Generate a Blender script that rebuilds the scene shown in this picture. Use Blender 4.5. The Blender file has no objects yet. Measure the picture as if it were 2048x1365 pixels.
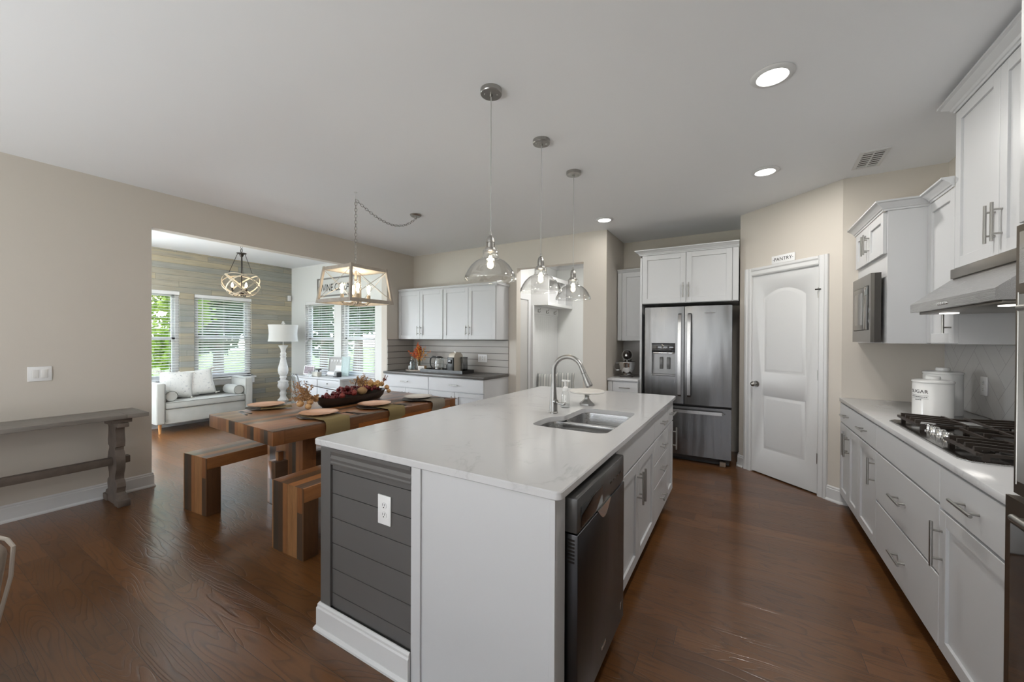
import bpy, bmesh, math, random
from mathutils import Vector, Matrix
sc = bpy.context.scene
C = sc.collection
PI = math.pi

# ------------------------------------------------------------------ camera
F_PX, YAW, PITCH, ROLL, CAM_H = 779.5, -.53378, -.00558, .00469, 1.40387
cam_d = bpy.data.cameras.new('camera')
cam = bpy.data.objects.new('camera', cam_d)
C.objects.link(cam)
fw = Vector((math.sin(YAW)*math.cos(PITCH), math.cos(YAW)*math.cos(PITCH), math.sin(PITCH)))
rt0 = Vector((math.cos(YAW), -math.sin(YAW), 0))
up0 = rt0.cross(fw)
rt = rt0*math.cos(ROLL) + up0*math.sin(ROLL)
up = up0*math.cos(ROLL) - rt0*math.sin(ROLL)
M = Matrix((rt, up, -fw)).transposed().to_4x4()
M.translation = (0, 0, CAM_H)
cam.matrix_world = M
cam_d.sensor_width = 36
cam_d.sensor_fit = 'HORIZONTAL'
cam_d.lens = 36*F_PX/2048
cam_d.clip_start = .02
cam_d.clip_end = 300
sc.camera = cam

# ------------------------------------------------------------------ world, sun, fill lights, exposure
sc.view_settings.view_transform = 'Standard'
sc.view_settings.look = 'None'
sc.view_settings.gamma = 1
sc.view_settings.use_curve_mapping = False
sc.view_settings.exposure = 0.15
W = bpy.data.worlds.new('sky')
sc.world = W
W.use_nodes = True
wn = W.node_tree.nodes
wl = W.node_tree.links
wn.clear()
w_tc = wn.new('ShaderNodeTexCoord'); w_sep = wn.new('ShaderNodeSeparateXYZ')
w_cr = wn.new('ShaderNodeValToRGB'); w_bg = wn.new('ShaderNodeBackground'); w_out = wn.new('ShaderNodeOutputWorld')
wl.new(w_tc.outputs['Generated'], w_sep.inputs[0])
wl.new(w_sep.outputs['Z'], w_cr.inputs[0])
w_cr.color_ramp.elements[0].position = 0.0; w_cr.color_ramp.elements[0].color = (.93, .96, 1, 1)
w_cr.color_ramp.elements[1].position = .6; w_cr.color_ramp.elements[1].color = (.55, .72, 1, 1)
wl.new(w_cr.outputs[0], w_bg.inputs[0])
w_bg.inputs[1].default_value = 5.0
wl.new(w_bg.outputs[0], w_out.inputs[0])

def light(name, kind, loc, energy, color=(1, 1, 1), rot=None, **kw):
    d = bpy.data.lights.new(name, kind)
    d.energy = energy; d.color = color
    for k, v in kw.items(): setattr(d, k, v)
    o = bpy.data.objects.new(name, d); C.objects.link(o)
    o.location = loc
    if rot: o.rotation_euler = rot
    return o
DAY = (.86, .94, 1.0)
light('sun', 'SUN', (10, -10, 20), 2.6, (1, .95, .86), (math.radians(38), math.radians(28), 0), angle=.01)
# added fill lights in the unseen rear openings, in place of window light
for x in (-3.5, -1.6, .3):
    light('daylight_fill', 'AREA', (x, -3.93, 1.45), 3, DAY, (PI/2, 0, PI), shape='RECTANGLE', size=1.2, size_y=1.1)
# added upward fill light behind the camera, brightens the ceiling; no lamp stands there
light('ceiling_fill', 'AREA', (-2.6, -3.0, .25), 215, (.93, .97, 1.0), (PI, 0, 0), shape='DISK', size=3.0)
# added fill lights inside the unseen sunroom openings
light('daylight_fill', 'AREA', (-7.60, 1.10, 1.45), 50, DAY, (PI/2, 0, -PI/2), shape='RECTANGLE', size=.86, size_y=1.4)
light('daylight_fill', 'AREA', (-6.3, .70, 1.45), 660, DAY, (PI/2, 0, PI), shape='RECTANGLE', size=1.6, size_y=1.3)

# ------------------------------------------------------------------ helpers
class MB:
    """collects shapes and links them as ONE mesh object"""
    def __init__(s): s.bm = bmesh.new()
    def box(s, x0, x1, y0, y1, z0, z1, bev=0, seg=2, m=None):
        r = bmesh.ops.create_cube(s.bm, size=1)
        vs = r['verts']
        c = Vector(((x0+x1)/2, (y0+y1)/2, (z0+z1)/2))
        d = Vector((abs(x1-x0), abs(y1-y0), abs(z1-z0)))
        for v in vs: v.co = Vector((v.co.x*d.x, v.co.y*d.y, v.co.z*d.z)) + c
        if bev:
            es = list({e for v in vs for e in v.link_edges})
            r = bmesh.ops.bevel(s.bm, geom=es, offset=min(bev, min(d)*.49), segments=seg, affect='EDGES', profile=.5)
            vs = list({v for f in r['faces'] for v in f.verts} | {v for v in vs if v.is_valid})
        if m is not None: bmesh.ops.transform(s.bm, matrix=m, verts=vs)
        return s
    def ring(s, pts): return [s.bm.verts.new(p) for p in pts]
    def bridge(s, a, b, closed=True):
        n = len(a)
        for i in range(n if closed else n-1):
            j = (i+1) % n
            try: s.bm.faces.new((a[i], a[j], b[j], b[i]))
            except ValueError: pass
    def cap(s, a):
        try: s.bm.faces.new(a)
        except ValueError: pass
    def cyl(s, p, q, r0, r1=None, n=16, caps=True):
        p, q = Vector(p), Vector(q)
        r1 = r0 if r1 is None else r1
        d = (q-p).normalized()
        u = d.orthogonal().normalized(); w = d.cross(u)
        cs = [(math.cos(2*PI*i/n), math.sin(2*PI*i/n)) for i in range(n)]
        a = s.ring([p + (u*c+w*t)*r0 for c, t in cs]); b = s.ring([q + (u*c+w*t)*r1 for c, t in cs])
        s.bridge(a, b)
        if caps: s.cap(a[::-1]); s.cap(b)
        return s
    def tube(s, pts, r, n=8, closed=False):
        P = [Vector(p) for p in pts]; N = len(P)
        rr = r if hasattr(r, '__len__') else [r]*N
        u = None; rings = []
        for i in range(N):
            if closed: d = P[(i+1) % N]-P[i-1]
            else: d = P[min(i+1, N-1)]-P[max(i-1, 0)]
            d = d.normalized() if d.length > 1e-9 else Vector((0, 0, 1))
            if u is None: u = d.orthogonal().normalized()
            else:
                u = u - d*u.dot(d)
                u = u.normalized() if u.length > 1e-6 else d.orthogonal().normalized()
            w = d.cross(u)
            rings.append(s.ring([P[i]+(u*math.cos(2*PI*k/n)+w*math.sin(2*PI*k/n))*rr[i] for k in range(n)]))
        for i in range(N-1): s.bridge(rings[i], rings[i+1])
        if closed: s.bridge(rings[-1], rings[0])
        else: s.cap(rings[0][::-1]); s.cap(rings[-1])
        return s
    def lathe(s, prof, c=(0, 0, 0), n=32, closed=False, sx=1, sy=1):
        rings = []
        for r, z in prof:
            if r < 1e-6: rings.append([s.bm.verts.new((c[0], c[1], c[2]+z))])
            else: rings.append(s.ring([(c[0]+r*sx*math.cos(2*PI*k/n), c[1]+r*sy*math.sin(2*PI*k/n), c[2]+z) for k in range(n)]))
        pairs = list(zip(rings, rings[1:])) + ([(rings[-1], rings[0])] if closed else [])
        for a, b in pairs:
            if len(a) == 1 and len(b) == 1: continue
            if len(a) == 1:
                for k in range(n): s.cap((a[0], b[(k+1) % n], b[k]))
            elif len(b) == 1:
                for k in range(n): s.cap((a[k], a[(k+1) % n], b[0]))
            else: s.bridge(a, b)
        return s
    def prism(s, poly, axis, a, b):
        """polygon in the plane across 'axis', extruded from a to b; x:(y,z) y:(x,z) z:(x,y)"""
        f = {'x': lambda p, t: (t, p[0], p[1]), 'y': lambda p, t: (p[0], t, p[1]), 'z': lambda p, t: (p[0], p[1], t)}[axis]
        A = s.ring([f(p, a) for p in poly]); B = s.ring([f(p, b) for p in poly])
        s.bridge(A, B); s.cap(A[::-1]); s.cap(B)
        return s
    def ball(s, c, r, sx=1, sy=1, sz=1, u=14, v=9):
        return s.lathe([(r*math.sin(PI*i/v)*1.0, -r*sz*math.cos(PI*i/v)) for i in range(v+1)], c, u, sx=sx, sy=sy)
    def sweep(s, path, prof, closed=False):
        """profile (out, z) swept along a plan path, mitred; 'out' is to the right of the path"""
        P = [Vector((p[0], p[1])) for p in path]; N = len(P); rings = []
        for i in range(N):
            d0 = (P[i]-P[i-1]) if (i or closed) else None
            d1 = (P[(i+1) % N]-P[i]) if (i < N-1 or closed) else None
            nn = []
            for d in (d0, d1):
                if d is not None:
                    d = d.normalized(); nn.append(Vector((d.y, -d.x)))
            if len(nn) == 2:
                m = (nn[0]+nn[1]).normalized(); m /= max(.3, m.dot(nn[0]))
            else: m = nn[0]
            rings.append(s.ring([(P[i].x+m.x*o, P[i].y+m.y*o, z) for o, z in prof]))
        for i in range(N-1): s.bridge(rings[i], rings[i+1])
        if closed: s.bridge(rings[-1], rings[0])
        else: s.cap(rings[0][::-1]); s.cap(rings[-1])
        return s
    def xf(s, m):
        bmesh.ops.transform(s.bm, matrix=m, verts=s.bm.verts); return s
    def build(s, name, mat, parent=None, smooth=32, loc=None):
        bmesh.ops.recalc_face_normals(s.bm, faces=s.bm.faces)
        me = bpy.data.meshes.new(name)
        s.bm.to_mesh(me); s.bm.free()
        if smooth:
            me.polygons.foreach_set('use_smooth', [True]*len(me.polygons))
            me.set_sharp_from_angle(angle=math.radians(smooth))
        if mat is not None: me.materials.append(mat)
        o = bpy.data.objects.new(name, me); C.objects.link(o)
        if parent is not None: o.parent = parent
        if loc is not None: o.location = loc
        return o

def tag(o, label, cat, group=None):
    o['label'] = label; o['category'] = cat
    if group: o['group'] = group
    return o
def thing(name, label, cat, loc=(0, 0, 0), rz=0, group=None):
    o = bpy.data.objects.new(name, None); C.objects.link(o)
    o.empty_display_size = .05
    o.location = loc; o.rotation_euler = (0, 0, rz)
    return tag(o, label, cat, group)
def struct(o, label=None):
    o['kind'] = 'structure'
    if label: o['label'] = label
    return o
def dup(root, loc=None, rz=None, label=None, group=None):
    r = root.copy(); C.objects.link(r)
    if loc is not None: r.location = loc
    if rz is not None: r.rotation_euler = (0, 0, rz)
    if label: r['label'] = label
    if group: r['group'] = group
    for ch in list(root.children):
        c = ch.copy(); C.objects.link(c); c.parent = r
        for g in list(ch.children):
            d = g.copy(); C.objects.link(d); d.parent = c
    return r
def text(name, body, size, mat, parent, loc, rot, depth=.001, spacing=1.0, xs=1.0):
    cu = bpy.data.curves.new(name, 'FONT'); cu.body = body; cu.size = size; cu.extrude = depth
    cu.align_x = 'CENTER'; cu.align_y = 'CENTER'; cu.space_character = spacing
    t = bpy.data.objects.new(name, cu); C.objects.link(t)
    dg = bpy.context.evaluated_depsgraph_get()
    me = bpy.data.meshes.new_from_object(t.evaluated_get(dg))
    bpy.data.objects.remove(t)
    me.materials.clear(); me.materials.append(mat)
    me.transform(Matrix.Diagonal((xs, 1, 1, 1)))
    o = bpy.data.objects.new(name, me); C.objects.link(o)
    o.parent = parent; o.location = loc; o.rotation_euler = rot
    return o

# ------------------------------------------------------------------ materials
class NT:
    def __init__(s, name):
        s.m = bpy.data.materials.new(name); s.m.use_nodes = True
        s.t = s.m.node_tree; s.t.nodes.clear()
        s.out = s.new('ShaderNodeOutputMaterial')
    def new(s, k, **kw):
        n = s.t.nodes.new(k)
        for a, v in kw.items(): setattr(n, a, v)
        return n
    def link(s, a, b): s.t.links.new(a, b)
    def put(s, sock, v):
        if hasattr(v, 'is_output'): s.link(v, sock)
        else: sock.default_value = v
    def math(s, op, a, b=None, c=None):
        n = s.new('ShaderNodeMath', operation=op)
        for i, v in enumerate((a, b, c)):
            if v is not None: s.put(n.inputs[i], v)
        return n.outputs[0]
    def mix(s, f, a, b, blend='MIX'):
        n = s.new('ShaderNodeMix', data_type='RGBA', blend_type=blend)
        s.put(n.inputs[0], f); s.put(n.inputs[6], a); s.put(n.inputs[7], b)
        return n.outputs[2]
    def xyz(s, x, y, z):
        n = s.new('ShaderNodeCombineXYZ')
        for i, v in enumerate((x, y, z)): s.put(n.inputs[i], v)
        return n.outputs[0]
    def noise(s, vec, scale, detail=3, rough=.5, dist=0):
        n = s.new('ShaderNodeTexNoise')
        s.put(n.inputs['Vector'], vec)
        n.inputs['Scale'].default_value = scale; n.inputs['Detail'].default_value = detail
        n.inputs['Roughness'].default_value = rough; n.inputs['Distortion'].default_value = dist
        return n.outputs[0]
    def ramp(s, f, stops, interp='LINEAR'):
        n = s.new('ShaderNodeValToRGB'); s.put(n.inputs[0], f)
        cr = n.color_ramp; cr.interpolation = interp
        while len(cr.elements) < len(stops): cr.elements.new(.5)
        for e, (p, c) in zip(cr.elements, stops): e.position = p; e.color = (*c, 1) if len(c) == 3 else c
        return n.outputs[0]
    def bump(s, h, strength, dist=.002):
        n = s.new('ShaderNodeBump'); s.put(n.inputs['Height'], h)
        n.inputs['Strength'].default_value = strength; n.inputs['Distance'].default_value = dist
        return n.outputs[0]
    def coords(s, kind='Object'):
        n = s.new('ShaderNodeTexCoord'); sp = s.new('ShaderNodeSeparateXYZ')
        s.link(n.outputs[kind], sp.inputs[0])
        return n.outputs[kind], sp.outputs[0], sp.outputs[1], sp.outputs[2]
    def bsdf(s, col, rough=.5, metal=0, normal=None, coat=0, spec=.5, aniso=0, sheen=0, trans=0, emit=None, estr=0, sss=0):
        b = s.new('ShaderNodeBsdfPrincipled')
        s.put(b.inputs['Base Color'], (*col, 1) if isinstance(col, tuple) and len(col) == 3 else col)
        s.put(b.inputs['Roughness'], rough); s.put(b.inputs['Metallic'], metal)
        b.inputs['Specular IOR Level'].default_value = spec
        b.inputs['Coat Weight'].default_value = coat; b.inputs['Coat Roughness'].default_value = .08
        b.inputs['Anisotropic'].default_value = aniso
        b.inputs['Sheen Weight'].default_value = sheen
        b.inputs['Transmission Weight'].default_value = trans
        if emit: b.inputs['Emission Color'].default_value = (*emit, 1); b.inputs['Emission Strength'].default_value = estr
        if normal is not None: s.link(normal, b.inputs['Normal'])
        s.link(b.outputs[0], s.out.inputs[0])
        return b
def flat(name, col, rough=.5, metal=0, var=.0, vscale=6, bump=0, bscale=200, **kw):
    t = NT(name); v, x, y, z = t.coords()
    c = (*col, 1); nrm = None
    if var:
        n = t.noise(v, vscale, 4)
        c = t.mix(n, tuple(k*(1-var) for k in col)+(1,), tuple(min(1, k*(1+var)) for k in col)+(1,))
    if bump: nrm = t.bump(t.noise(v, bscale, 2), bump, .001)
    t.bsdf(c, rough, metal, nrm, **kw)
    return t.m
def brushed(name, col, rough, axis='z', s=1.0):
    t = NT(name); v, x, y, z = t.coords()
    k = {'z': (90, 90, 1.2), 'x': (1.2, 90, 90), 'y': (90, 1.2, 90)}[axis]
    p = t.xyz(t.math('MULTIPLY', x, k[0]), t.math('MULTIPLY', y, k[1]), t.math('MULTIPLY', z, k[2]))
    n = t.noise(p, 4, 2)
    big = t.noise(t.xyz(t.math('MULTIPLY', x, 5.5), t.math('MULTIPLY', y, 5.5), t.math('MULTIPLY', z, .7)) if axis == 'z' else v, 1.6, 1)
    r = t.math('MULTIPLY_ADD', n, .10*s, rough-.05*s)
    nr = t.bump(t.math('ADD', t.math('MULTIPLY', n, .06), big), .30*s, .02)
    t.bsdf((*col, 1), r, 1, nr)
    return t.m
def planks(name, along, across, w, L, cols, rough=.45, gap=.0025, gapcol=(.02, .015, .01), grain=.35, gs=(3, 60), rings=0, bump=.3, coat=0, sheenvar=.08, tint=None, spec=.5, seed=13.0, crough=.08):
    """boards laid along one object axis with random shade, end joints and grain"""
    t = NT(name); v, x, y, z = t.coords()
    ax = {'x': x, 'y': y, 'z': z}
    a, b = ax[along], ax[across]
    row = t.math('ADD', t.math('FLOOR', t.math('DIVIDE', b, w)), seed)
    wn1 = t.new('ShaderNodeTexWhiteNoise', noise_dimensions='1D'); t.link(row, wn1.inputs['W'])
    sh = t.math('MULTIPLY_ADD', wn1.outputs[0], L, a)
    col = t.math('FLOOR', t.math('DIVIDE', sh, L))
    wn2 = t.new('ShaderNodeTexWhiteNoise', noise_dimensions='2D')
    t.link(t.xyz(row, col, 0), wn2.inputs['Vector'])
    rnd = wn2.outputs[0]
    n = len(cols)
    base = t.ramp(rnd, [((i+.0)/n, c) for i, c in enumerate(cols)], 'CONSTANT')
    off = t.math('MULTIPLY', rnd, 37.0)
    gv = t.xyz(t.math('MULTIPLY', a, gs[0]), t.math('MULTIPLY', b, gs[1]), t.math('ADD', off, t.math('MULTIPLY', ax[[k for k in 'xyz' if k not in (along, across)][0]], gs[1]*.5)))
    g = t.noise(gv, 1, 5, .62, .3)
    g2 = t.math('MULTIPLY_ADD', g, 2*grain, 1-grain)
    c = t.mix(1.0, base, t.xyz(g2, g2, g2), 'MULTIPLY')
    if tint:   # stain soaked in along streaks
        st = t.noise(t.xyz(t.math('MULTIPLY', a, 1.3), t.math('MULTIPLY', b, 16), off), 1, 3, .6, .5)
        c = t.mix(t.ramp(st, [(.46, (0, 0, 0)), (.70, (.65, .65, .65))]), c, (*tint, 1))
    h = g
    if rings:
        rv = t.xyz(t.math('MULTIPLY', a, 1.15), t.math('MULTIPLY', b, 8.0), off)
        rn = t.noise(rv, 1, 1.5, .4, .25)
        fr = t.math('FRACT', t.math('MULTIPLY', rn, 17))
        rr = t.ramp(fr, [(0, (.40, .40, .40)), (.10, (.62, .62, .62)), (.3, (1, 1, 1)), (.92, (1, 1, 1)), (1, (.45, .45, .45))])
        c = t.mix(rings, c, rr, 'MULTIPLY')
        bw = t.new('ShaderNodeRGBToBW'); t.link(rr, bw.inputs[0])
        h = t.math('ADD', t.math('MULTIPLY', g, .35), t.math('MULTIPLY', bw.outputs[0], .8))
    fb = t.math('FRACT', t.math('DIVIDE', b, w)); fa = t.math('FRACT', t.math('DIVIDE', sh, L))
    e1 = t.math('LESS_THAN', t.math('MINIMUM', fb, t.math('SUBTRACT', 1, fb)), gap/w*.5)
    e2 = t.math('LESS_THAN', t.math('MINIMUM', fa, t.math('SUBTRACT', 1, fa)), gap/L*.5)
    e = t.math('MAXIMUM', e1, e2)
    c = t.mix(e, c, (*gapcol, 1))
    h = t.math('SUBTRACT', h, t.math('MULTIPLY', e, 2.0))
    r = t.math('MULTIPLY_ADD', g, sheenvar, rough-sheenvar*.5)
    bb = t.bsdf(c, r, 0, t.bump(h, bump, .0015), coat=coat, spec=spec)
    bb.inputs['Coat Roughness'].default_value = crough
    if coat > .3: t.link(t.bump(h, bump*.8, .0015), bb.inputs['Coat Normal'])
    return t.m
def emis(name, col, s):
    t = NT(name); e = t.new('ShaderNodeEmission')
    e.inputs[0].default_value = (*col, 1); e.inputs[1].default_value = s
    t.link(e.outputs[0], t.out.inputs[0]); return t.m
def thin_glass(name, tint=(1, 1, 1), ior=1.45, extra=.0):
    t = NT(name); tr = t.new('ShaderNodeBsdfTransparent'); gl = t.new('ShaderNodeBsdfGlossy')
    tr.inputs[0].default_value = (*tint, 1); gl.inputs['Roughness'].default_value = .02
    lw = t.new('ShaderNodeLayerWeight'); lw.inputs[0].default_value = .5
    f0 = ((ior-1)/(ior+1))**2
    fz_ = t.math('MULTIPLY_ADD', t.math('POWER', lw.outputs['Facing'], 4.0), 1-f0, f0)
    mx = t.new('ShaderNodeMixShader')
    t.link(t.math('MINIMUM', t.math('ADD', fz_, extra), .9), mx.inputs[0])
    t.link(tr.outputs[0], mx.inputs[1]); t.link(gl.outputs[0], mx.inputs[2])
    t.link(mx.outputs[0], t.out.inputs[0]); return t.m

def shade_mat(name, col, tr=.5):
    t = NT(name); d = t.new('ShaderNodeBsdfDiffuse'); l = t.new('ShaderNodeBsdfTranslucent'); mx = t.new('ShaderNodeMixShader')
    d.inputs[0].default_value = (*col, 1); l.inputs[0].default_value = (*col, 1); mx.inputs[0].default_value = tr
    t.link(d.outputs[0], mx.inputs[1]); t.link(l.outputs[0], mx.inputs[2]); t.link(mx.outputs[0], t.out.inputs[0]); return t.m
def quartz():
    t = NT('white_quartz'); v, x, y, z = t.coords()
    wv = t.noise(v, 2.2, 4, .6, 1.2)
    vein = t.math('ABSOLUTE', t.math('SUBTRACT', wv, .5))
    m = t.ramp(vein, [(0, (1, 1, 1)), (.018, (.15, .15, .15)), (.05, (0, 0, 0))])
    spot = t.noise(v, 5, 3); brk = t.ramp(spot, [(.50, (0, 0, 0)), (.68, (1, 1, 1))])
    fine = t.noise(v, 60, 3, .7)
    k = t.math('MULTIPLY', t.math('MULTIPLY', m, brk), t.math('MULTIPLY', fine, .62))
    c = t.mix(k, (.60, .60, .605, 1), (.33, .33, .34, 1))
    t.bsdf(c, .12, spec=.5); return t.m
def tile_mat():
    t = NT('herringbone_tile'); v, x, y, z = t.coords()
    # rotate (y,z) by 45 degrees, long tiles alternating in direction
    u = t.math('MULTIPLY', t.math('ADD', y, z), .7071); w = t.math('MULTIPLY', t.math('SUBTRACT', z, y), .7071)
    S, n = .105, 4
    iu = t.math('FLOOR', t.math('DIVIDE', u, S)); iw = t.math('FLOOR', t.math('DIVIDE', w, S))
    fu = t.math('FRACT', t.math('DIVIDE', u, S)); fv = t.math('FRACT', t.math('DIVIDE', w, S))
    k = t.math('FLOORED_MODULO', t.math('SUBTRACT', iu, iw), 2*n)   # 0..n-1: runs along u, n..: along w
    hor = t.math('LESS_THAN', k, n-.5)
    eb = lambda f: t.math('LESS_THAN', t.math('MINIMUM', f, t.math('SUBTRACT', 1, f)), .018)
    lt = lambda f: t.math('LESS_THAN', f, .018)
    gt = lambda f: t.math('GREATER_THAN', f, .982)
    k0 = t.math('LESS_THAN', t.math('ABSOLUTE', k), .5)
    kn = t.math('LESS_THAN', t.math('ABSOLUTE', t.math('SUBTRACT', k, n-1)), .5)
    km = t.math('LESS_THAN', t.math('ABSOLUTE', t.math('SUBTRACT', k, n)), .5)
    kl = t.math('LESS_THAN', t.math('ABSOLUTE', t.math('SUBTRACT', k, 2*n-1)), .5)
    eh = t.math('MAXIMUM', eb(fv), t.math('MAXIMUM', t.math('MULTIPLY', lt(fu), k0), t.math('MULTIPLY', gt(fu), kn)))
    ev = t.math('MAXIMUM', eb(fu), t.math('MAXIMUM', t.math('MULTIPLY', gt(fv), km), t.math('MULTIPLY', lt(fv), kl)))
    e = t.math('ADD', t.math('MULTIPLY', hor, eh), t.math('MULTIPLY', t.math('SUBTRACT', 1, hor), ev))
    nn = t.noise(v, 8, 3)
    base = t.mix(nn, (.46, .455, .45, 1), (.52, .515, .51, 1))
    c = t.mix(e, base, (.36, .355, .35, 1))
    t.bsdf(c, .25, normal=t.bump(t.math('SUBTRACT', 1, e), .3, .001)); return t.m
def floor_mat():
    return planks('dark_oak_planks', 'x', 'y', .128, 1.35, [(.128, .050, .013), (.108, .042, .010), (.142, .057, .016), (.121, .047, .012), (.100, .038, .009)], rough=.30, gap=.0022, gapcol=(.03, .014, .006), grain=.30, gs=(5, 70), rings=.62, bump=.50, sheenvar=.10, spec=.40, coat=.55, crough=.16)
RECL = [(.20, .078, .026), (.105, .048, .020), (.27, .13, .050), (.062, .036, .022), (.165, .070, .026), (.045, .034, .025), (.235, .10, .036)]

m_wall = flat('greige_wall_paint', (.595, .55, .49), .65, var=.015, vscale=1.5, bump=.04, bscale=350)
m_sun = flat('pale_grey_wall_paint', (.76, .765, .745), .65, bump=.04, bscale=350)
m_ceil = flat('white_ceiling_paint', (.80, .81, .825), .8, var=.01, vscale=1, bump=.03, bscale=300)
m_trim = flat('white_trim_paint', (.66, .66, .66), .35)
m_cab = flat('white_cabinet_paint', (.575, .58, .59), .38)
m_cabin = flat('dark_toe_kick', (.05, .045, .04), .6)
m_floor = floor_mat()
m_quartz = quartz()
m_greyship = flat('charcoal_shiplap_paint', (.108, .104, .101), .38, var=.03, vscale=3)
m_steel = brushed('brushed_stainless_steel', (.21, .21, .212), .25, 'z')
m_steelh = brushed('brushed_steel_trim', (.55, .545, .54), .26, 'y')
m_darksteel = brushed('dark_stainless_front', (.075, .075, .078), .30, 'z', .4)
m_nickel = flat('brushed_nickel', (.40, .39, .37), .30, 1)
m_sinks = brushed('sink_steel', (.50, .50, .50), .28, 'x')
m_black = flat('black_plastic', (.012, .012, .012), .35)
m_blackg = flat('black_gloss', (.010, .009, .009), .06, spec=.6)
m_dark = flat('dark_cavity', (.010, .007, .005), .8)
m_iron = flat('cast_iron_grate', (.035, .026, .020), .42, var=.2, vscale=40)
m_bronze = flat('dark_bronze', (.035, .028, .024), .4, .7)
m_glass = thin_glass('window_glass')
m_shade_glass = thin_glass('clear_shade_glass', (.98, .98, .975), 1.5, .085)
m_clear = thin_glass('clear_glass', (.96, .97, .97), 1.45, .03)
m_chrome = flat('chrome', (.75, .75, .75), .06, 1)
m_blind = shade_mat('white_blind_slat', (.92, .92, .91), .5)
m_lampshade = shade_mat('white_linen_shade', (.86, .85, .82), .4)
m_white = flat('white_plastic', (.80, .80, .80), .3)
m_ceramic = flat('white_enamel', (.78, .78, .77), .16)
m_tile = tile_mat()
m_bulb = emis('bulb_glow', (1, .83, .58), 28)
m_can = emis('downlight_glow', (1, .985, .95), 14)
m_hoodlens = emis('hood_lamp_glow', (1, .96, .9), 3)
m_ink = flat('black_ink', (.012, .012, .012), .6)
m_recl_y = planks('reclaimed_wood_lengthwise', 'y', 'x', .078, 1.5, [(.27, .105, .035), (.16, .070, .028), (.34, .16, .062), (.10, .056, .032), (.22, .092, .034), (.075, .052, .036), (.30, .125, .045)], rough=.30, gap=.0018, grain=.5, gs=(4, 55), bump=.35, coat=.15)
m_recl_x = planks('reclaimed_wood_crosswise', 'z', 'x', .052, 3, RECL, seed=41.0, rough=.42, gap=.0015, grain=.5, gs=(7, 60), bump=.3)
m_recl_s = planks('reclaimed_wood_side', 'z', 'y', .6, 3, [(.15, .052, .018), (.13, .046, .017)], rough=.42, gap=.001, grain=.45, gs=(30, 8), bump=.3)
m_shipwall = planks('stained_board_wall', 'y', 'z', .092, 1.25, [(.37, .315, .225), (.28, .275, .24), (.40, .335, .23), (.32, .29, .23), (.26, .265, .245), (.38, .325, .235), (.33, .295, .23), (.28, .275, .24)], rough=.6, gap=.003, gapcol=(.07, .07, .065), grain=.32, gs=(2.5, 30), rings=.12, bump=.3, tint=(.20, .22, .215))
m_worn = flat('weathered_grey_wood', (.125, .098, .080), .65, var=.45, vscale=14, bump=.4, bscale=60)
m_worntop = planks('weathered_board_top', 'y', 'x', .20, 4, [(.20, .155, .12), (.22, .20, .18)], rough=.5, gap=.002, grain=.55, gs=(3, 45), bump=.4)
m_greycounter = flat('dark_grey_laminate', (.085, .080, .075), .3, var=.15, vscale=30)
m_beigeship = flat('warm_grey_shiplap', (.40, .375, .345), .5)
m_velvet = flat('pale_grey_velvet', (.43, .43, .40), .8, var=.10, vscale=9, sheen=.4, bump=.15, bscale=90)
m_velvetd = flat('grey_green_piping', (.14, .14, .125), .8)
m_oakleg = flat('oak_leg', (.42, .20, .07), .4, var=.2, vscale=20)
# ------------------------------------------------------------------ setting
XL, YB, ZC = -4.775, 4.814, 2.782          # left wall, back wall, ceiling
XW, YX = 1.36, 4.305                        # right wall, short wall beside the microwave
XS, YG, ZS = -7.75, 4.46, 2.785             # sunroom board wall, sunroom end wall, sunroom ceiling
struct(MB().box(-8.0, 1.6, -4.2, 6.9, -.12, 0).build('floor', m_floor, smooth=0), 'dark oak plank floor')
struct(MB().box(XL-.12, 1.6, -4.2, 6.9, ZC, ZC+.12).build('ceiling', m_ceil, smooth=0), 'white kitchen ceiling')
struct(MB().box(XS-.12, XL-.12, .45, YG+.12, ZS, ZS+.12).build('ceiling_sunroom', m_ceil, smooth=0), 'white sunroom ceiling')
b = MB()
b.box(XL-.12, XL, -4.2, 1.429, 0, ZC).box(XL-.12, XL, 1.429, 4.242, 2.435, ZC).box(XL-.12, XL, 4.242, YB+.12, 0, ZC)
struct(b.build('wall_left', m_wall, smooth=0), 'greige wall with wide sunroom opening')
b = MB()
b.box(XL, -2.773, YB, YB+.12, 0, ZC).box(-2.773, -1.776, YB, YB+.12, 2.405, ZC).box(-1.776, -1.472, YB, YB+.12, 0, ZC)
b.box(-1.59, -1.472, YB+.12, 5.629, 0, ZC).box(-1.59, .10, 5.629, 5.75, 0, ZC).box(-.026, .10, 5.02, 5.629, 0, ZC)
struct(b.build('wall_back', m_wall, smooth=0), 'greige back wall with mudroom opening and fridge alcove')
# diagonal pantry wall with its doorway: built along local x, then turned
PA, PB = Vector((-.026, 5.012, 0)), Vector((.732, 4.305, 0))
PD = (PB-PA).normalized(); PL = (PB-PA).length
PM = Matrix.Translation(PA) @ Matrix.Rotation(math.atan2(PD.y, PD.x), 4, 'Z')   # local x along wall, local -y into the kitchen
b = MB()
b.box(0, .157, 0, .12, 0, ZC).box(.157, .850, 0, .12, 2.085, ZC).box(.850, PL, 0, .12, 0, ZC).xf(PM)
struct(b.build('wall_pantry', m_wall, smooth=0), 'diagonal greige pantry wall')
b = MB().box(.732, XW+.12, YX, YX+.12, 0, ZC)
struct(b.build('wall_corner', m_wall, smooth=0), 'short greige wall beside the microwave')
struct(MB().box(XW, XW+.12, -4.2, YX, 0, ZC).build('wall_right', m_wall, smooth=0), 'right kitchen wall')
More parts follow.
